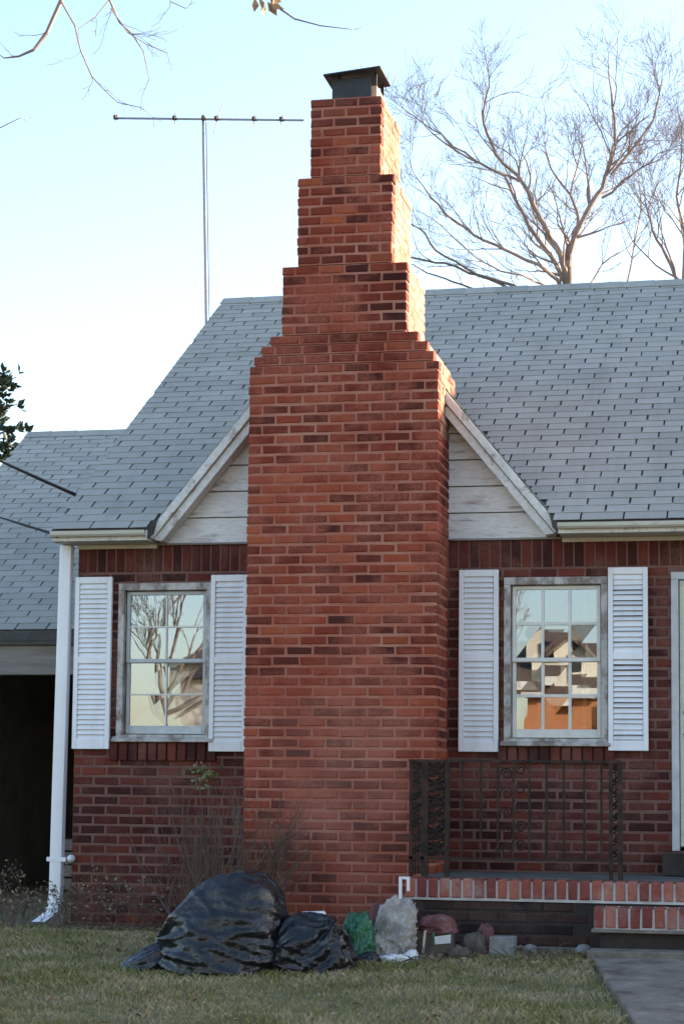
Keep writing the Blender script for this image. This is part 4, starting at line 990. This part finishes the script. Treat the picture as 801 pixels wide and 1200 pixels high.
# -- tree over the lawn on the left: its twigs hang into the picture from above
rng = random.Random(44)
tr = thing('street_tree', 'bare twigs hanging into the top left corner against the sky', 'tree', (-2.3, -5.8, -.3))
mb = MB(); mb.tube([(-2.3,-5.8,-.5),(-2.32,-5.8,1.5),(-2.25,-5.75,3.2),(-2.1,-5.6,4.6),(-1.9,-5.5,5.8),(-1.8,-5.4,7)], [.2,.16,.145,.12,.09,.05], 10, cap=False); mb.build('trunk', 'bark', tr, smooth=True)
mb = MB(); TY2 = -5.0
def twigline(pxs, r0, r1, kids=3, L=.16, start=None):
    pts = ([Vector(start)] if start else []) + [at(px, py, TY2+rng.gauss(0,.04)) for px, py in pxs]; m = len(pts); rr = [r0+(r1-r0)*i/max(1,m-1) for i in range(m)]
    mb.tube(pts, rr, 5, cap=False)
    for k in range(kids):
        i = rng.randint(1, m-1); d = (pts[i]-pts[i-1]).normalized(); s = Vector((rng.gauss(0,1),rng.gauss(0,.6),rng.gauss(0,1))); s = (s-d*s.dot(d)).normalized()
        branch(mb, pts[i], d+s*.8, L*rng.uniform(.5,1.2), r1*.9, 1, rng, .5, 0, 4, (1,2), .6, None, 3, .0012, .2)
twigline([(30,-120),(62,-40),(72,0),(55,38),(40,58),(22,66),(5,68)], .022, .0035, 4, .15, (-1.85,-5.45,6.2))
twigline([(72,2),(88,30),(95,60),(108,90),(122,105),(138,120),(165,126)], .0055, .0022, 6, .14)
twigline([(60,-60),(120,-20),(132,8),(140,26),(155,40),(168,60),(175,92)], .008, .0022, 7, .15)
twigline([(128,0),(112,20),(92,34)], .004, .002, 3, .1)
twigline([(130,10),(150,38),(172,52),(196,62)], .004, .002, 4, .12)
twigline([(185,-40),(200,2),(218,10)], .004, .002, 2, .1)
twigline([(-30,165),(0,150),(22,139)], .004, .002, 1, .08)
twigline([(100,-70),(220,-60),(300,-30),(325,8),(345,22),(375,30),(408,34)], .010, .0022, 2, .08)
mb.build('crown', 'twig', tr)
mb = MB()
for i in range(9): leaf_quad(mb, at(rng.gauss(309,6), rng.gauss(-2,4), TY2+rng.gauss(0,.03)), Vector((rng.gauss(.3,.8),rng.gauss(0,.8),rng.gauss(-.8,.5))), rng.uniform(.06,.10), rng, .9)
tag(mb.build('withered_leaves', 'tanleaf', tr), 'withered tan leaf cluster at the top edge', kind='stuff')

# -- evergreen at the far left
rng = random.Random(9)
tr = thing('evergreen_tree', 'dark evergreen tree peeking in at the left edge behind the garage', 'tree', (-9.6, 15, 0))
mb = MB(); mb.tube([(-9.6,15,-.2),(-9.6,15,3),(-9.55,15,6.2),(-9.5,15,8.2)], [.22,.17,.10,.03], 8, cap=False); mb.build('trunk', 'bark', tr)
mb = MB(); wood = MB()
for i in range(150):
    z = 1.5+6.4*(i/150)**0.9; a = rng.uniform(0, 6.283); L = (1.75*(1-((z-1.5)/7.2)**2.2)+.2)*rng.uniform(.6,1.08)
    p0 = Vector((-9.57,15,z)); pth = [p0+Vector((math.cos(a)*L*t, math.sin(a)*L*t, .12*L*math.sin(t*2.6)+.25*L*t*t)) for t in (0,.25,.5,.75,1)]
    wood.tube(pth, [.03,.025,.02,.014,.008], 4, cap=False)
    for k in range(26):
        t = rng.uniform(.3,1.0); i0 = min(3, int(t*4)); c = pth[i0].lerp(pth[i0+1], t*4-i0)+Vector((rng.gauss(0,.07),rng.gauss(0,.07),rng.gauss(0,.06)))
        for q in range(3):
            leaf_quad(mb, c, Vector((math.cos(a)+rng.gauss(0,.7), math.sin(a)+rng.gauss(0,.7), rng.gauss(.35,.5))), rng.uniform(.09,.19), rng, .3)
wood.build('branches', 'bark', tr); tag(mb.build('crown', 'needle', tr), kind='stuff')

# ================================================================== ANTENNA, CABLES
an = thing('tv_antenna', 'old roof television antenna on a leaning mast left of the chimney', 'antenna', (-2.5, 4.76, 3.2))
A0 = Vector((-2.46,4.76,3.2)); A1 = at(238,138,4.76)
m = MB(); m.tube([A0, A0.lerp(A1,.5), A1+Vector((0,0,.03))], [.020,.018,.015], 8); m.build('mast', 'antenna', an, smooth=True)
for zz in (3.6, 4.9):
    p = A0.lerp(A1, (zz-3.2)/(A1.z-3.2)); m = MB(); m.box(p.x-.03, WX0+.01, p.y-.02, p.y+.02, zz-.02, zz+.02); m.build('wall_bracket', 'antenna', an)
B0, B1 = at(134,138.5,4.55), at(356,141,4.95)
m = MB(); m.tube([B0, B1], .0115, 6); m.build('boom', 'antenna', an)
sight = (A1-CAM); sight.z = 0; sight.normalize()
for px, L in ((136,.10),(205,.16),(239,.12),(254,.12),(298,.14),(330,.14)):
    p = B0.lerp(B1, (px-134)/222.0); m = MB(); m.box(p.x-.022, p.x+.022, p.y-.02, p.y+.02, p.z-.010, p.z+.030); el = m.build('insulator', 'rubber', an)
    m = MB(); m.tube([p-sight*L, p+sight*L], .006, 5); m.build('rod', 'antenna', el)
p = B0.lerp(B1, (254-134)/222.0); m = MB(); m.tube([p+Vector((-.03,0,-.14)), p+Vector((.07,0,.19))], .006, 5); m.build('rod', 'antenna', an)
for k, dxx in enumerate((.012,)):
    m = MB(); m.tube([A1+Vector((dxx+.02,0,-.05)), A1.lerp(A0,.2)+Vector((.03,0,0)), A1.lerp(A0,.5)+Vector((.03,0,0))], .005, 4); m.build('lead_wire', 'rubber', an)
def cable(end, px0, label, r, tail):
    p0 = at(*px0, -.2+0.0); d = (p0-end); far = end+d*12; pts = []
    for i in range(25):
        t = i/24; q = end.lerp(far, t); q.z += (0.22*(t)*d.length*12)*t*0.5-0.0; q.y -= 2.0*t*t; pts.append(q)
    m = MB(); m.tube(pts, [r*1.5]*2+[r]*(len(pts)-2), 6); o = tag(m.build('service_cable', 'rubber'), label, 'cable', 'cables running to the house eave')
    m = MB(); m.tube([end+Vector((.05,0,-.03)), end, end.lerp(far,.02)], [r*1.5,r*1.7,r*1.4], 7); m.build('cable_clamp', 'rubber', o)
cable(at(87,579,.45), (0,541), 'upper black service cable ending on the left roof edge', .009, 0)
cable(at(61,625,-.3), (0,607), 'lower black service cable ending at the eave corner', .007, 0)

# ================================================================== ACROSS THE STREET (seen mirrored in the windows)
cr = thing('cream_house', 'cream sided house across the street, mirrored in the left window', 'house', (-6.5, -36, -.77))
m = MB(); m.box(-11.0, -4.6, -40, -32, -.9, 3.9); m.build('wall', 'oh_cream', cr)
m = MB(); m.prism([(-11.3,-31.7,3.85),(-11.3,-36,4.75),(-11.3,-40.3,3.85)], (7,0,0)); m.build('roof', 'oh_roof', cr)
for xx in (-10.2, -8.2, -6.2):
    m = MB(); m.box(xx-.45, xx+.45, -32.0, -31.95, .9, 2.2); wq = m.build('window', 'oh_dark', cr); m = MB(); m.box(xx-.03, xx+.03, -31.948, -31.93, .9, 2.2); m.box(xx-.52, xx+.52, -31.948, -31.92, 2.2, 2.3); m.build('window_trim', 'muntin', wq)
ob = thing('orange_house', 'sunlit orange brick house across the street, mirrored in the right window', 'house', (1.0, -36, -.77))
m = MB(); m.box(-3.0, 5.5, -40, -32, -.9, 3.45); m.build('wall', 'oh_orange', ob)
m = MB(); m.prism([(-3.4,-31.6,3.4),(-3.4,-36,5.1),(-3.4,-40.4,3.4)], (9.3,0,0)); m.build('roof', 'oh_roof', ob)
m = MB(); m.prism([(-2.45,-32.6,3.7),(-1.35,-32.6,3.7),(-1.35,-32.6,4.35),(-1.9,-32.6,4.8),(-2.45,-32.6,4.35)], (0,-2.2,0)); dm = m.build('dormer', 'oh_cream', ob)
for sg in (-1, 1):
    m = MB(); m.hexa([(-1.9,-32.4,4.82),(-1.9+sg*.7,-32.4,4.24),(-1.9+sg*.7,-35,4.24),(-1.9,-35,4.82),(-1.9,-32.4,4.9),(-1.9+sg*.7,-32.4,4.32),(-1.9+sg*.7,-35,4.32),(-1.9,-35,4.9)]); m.build('dormer_roof', 'oh_roof', dm)
m = MB(); m.box(-2.1, -1.7, -32.59, -32.55, 3.85, 4.3); m.build('window', 'oh_dark', ob)
m = MB(); m.box(-2.9, 1.2, -31.75, -31.6, 3.28, 3.48); m.build('trim', 'muntin', ob)
m = MB(); m.box(-1.15, -.75, -31.98, -31.9, 1.2, 3.0); m.build('window', 'oh_dark', ob)
m = MB(); m.box(-.55, .0, -33.2, -32.6, 4.5, 6.4); m.build('chimney', 'oh_orange', ob)
rng = random.Random(77)
tr = thing('street_tree', 'bare forked tree across the street, mirrored in the left window', 'tree', (-7.0, -18, -.77))
mb = MB(); mb.tube([(-7.3,-18.5,-.9),(-7.28,-18.5,.8),(-7.2,-18.5,2.3)], [.10,.08,.07], 9, cap=False); mb.build('trunk', 'bark', tr)
mb = MB()
for d in ((.55,0,1),(-.5,.1,.9),(.1,.3,1),(.9,-.2,.5),(-.2,-.3,1)): branch(mb, Vector((-7.2,-18.5,2.25)), Vector(d), 1.5, .05, 4, rng, .5, .18, 5, (2,3), .7, None, None, .006, .12)
mb.build('crown', 'bark', tr)
tr = thing('street_tree', 'bare tree beside the orange house, mirrored in the right window', 'tree', (-3.6, -28, -.77))
mb = MB(); mb.tube([(-3.9,-28,-.9),(-3.85,-28,1.2),(-3.8,-28,3.2)], [.13,.11,.09], 9, cap=False); mb.build('trunk', 'bark', tr)
mb = MB()
for d in ((.6,0,1),(-.5,.1,.9),(.1,.3,1),(.9,-.2,.6)): branch(mb, Vector((-3.8,-28,3.1)), Vector(d), 1.6, .06, 4, rng, .5, .18, 5, (2,3), .7, None, None, .007, .12)
mb.build('crown', 'bark', tr)
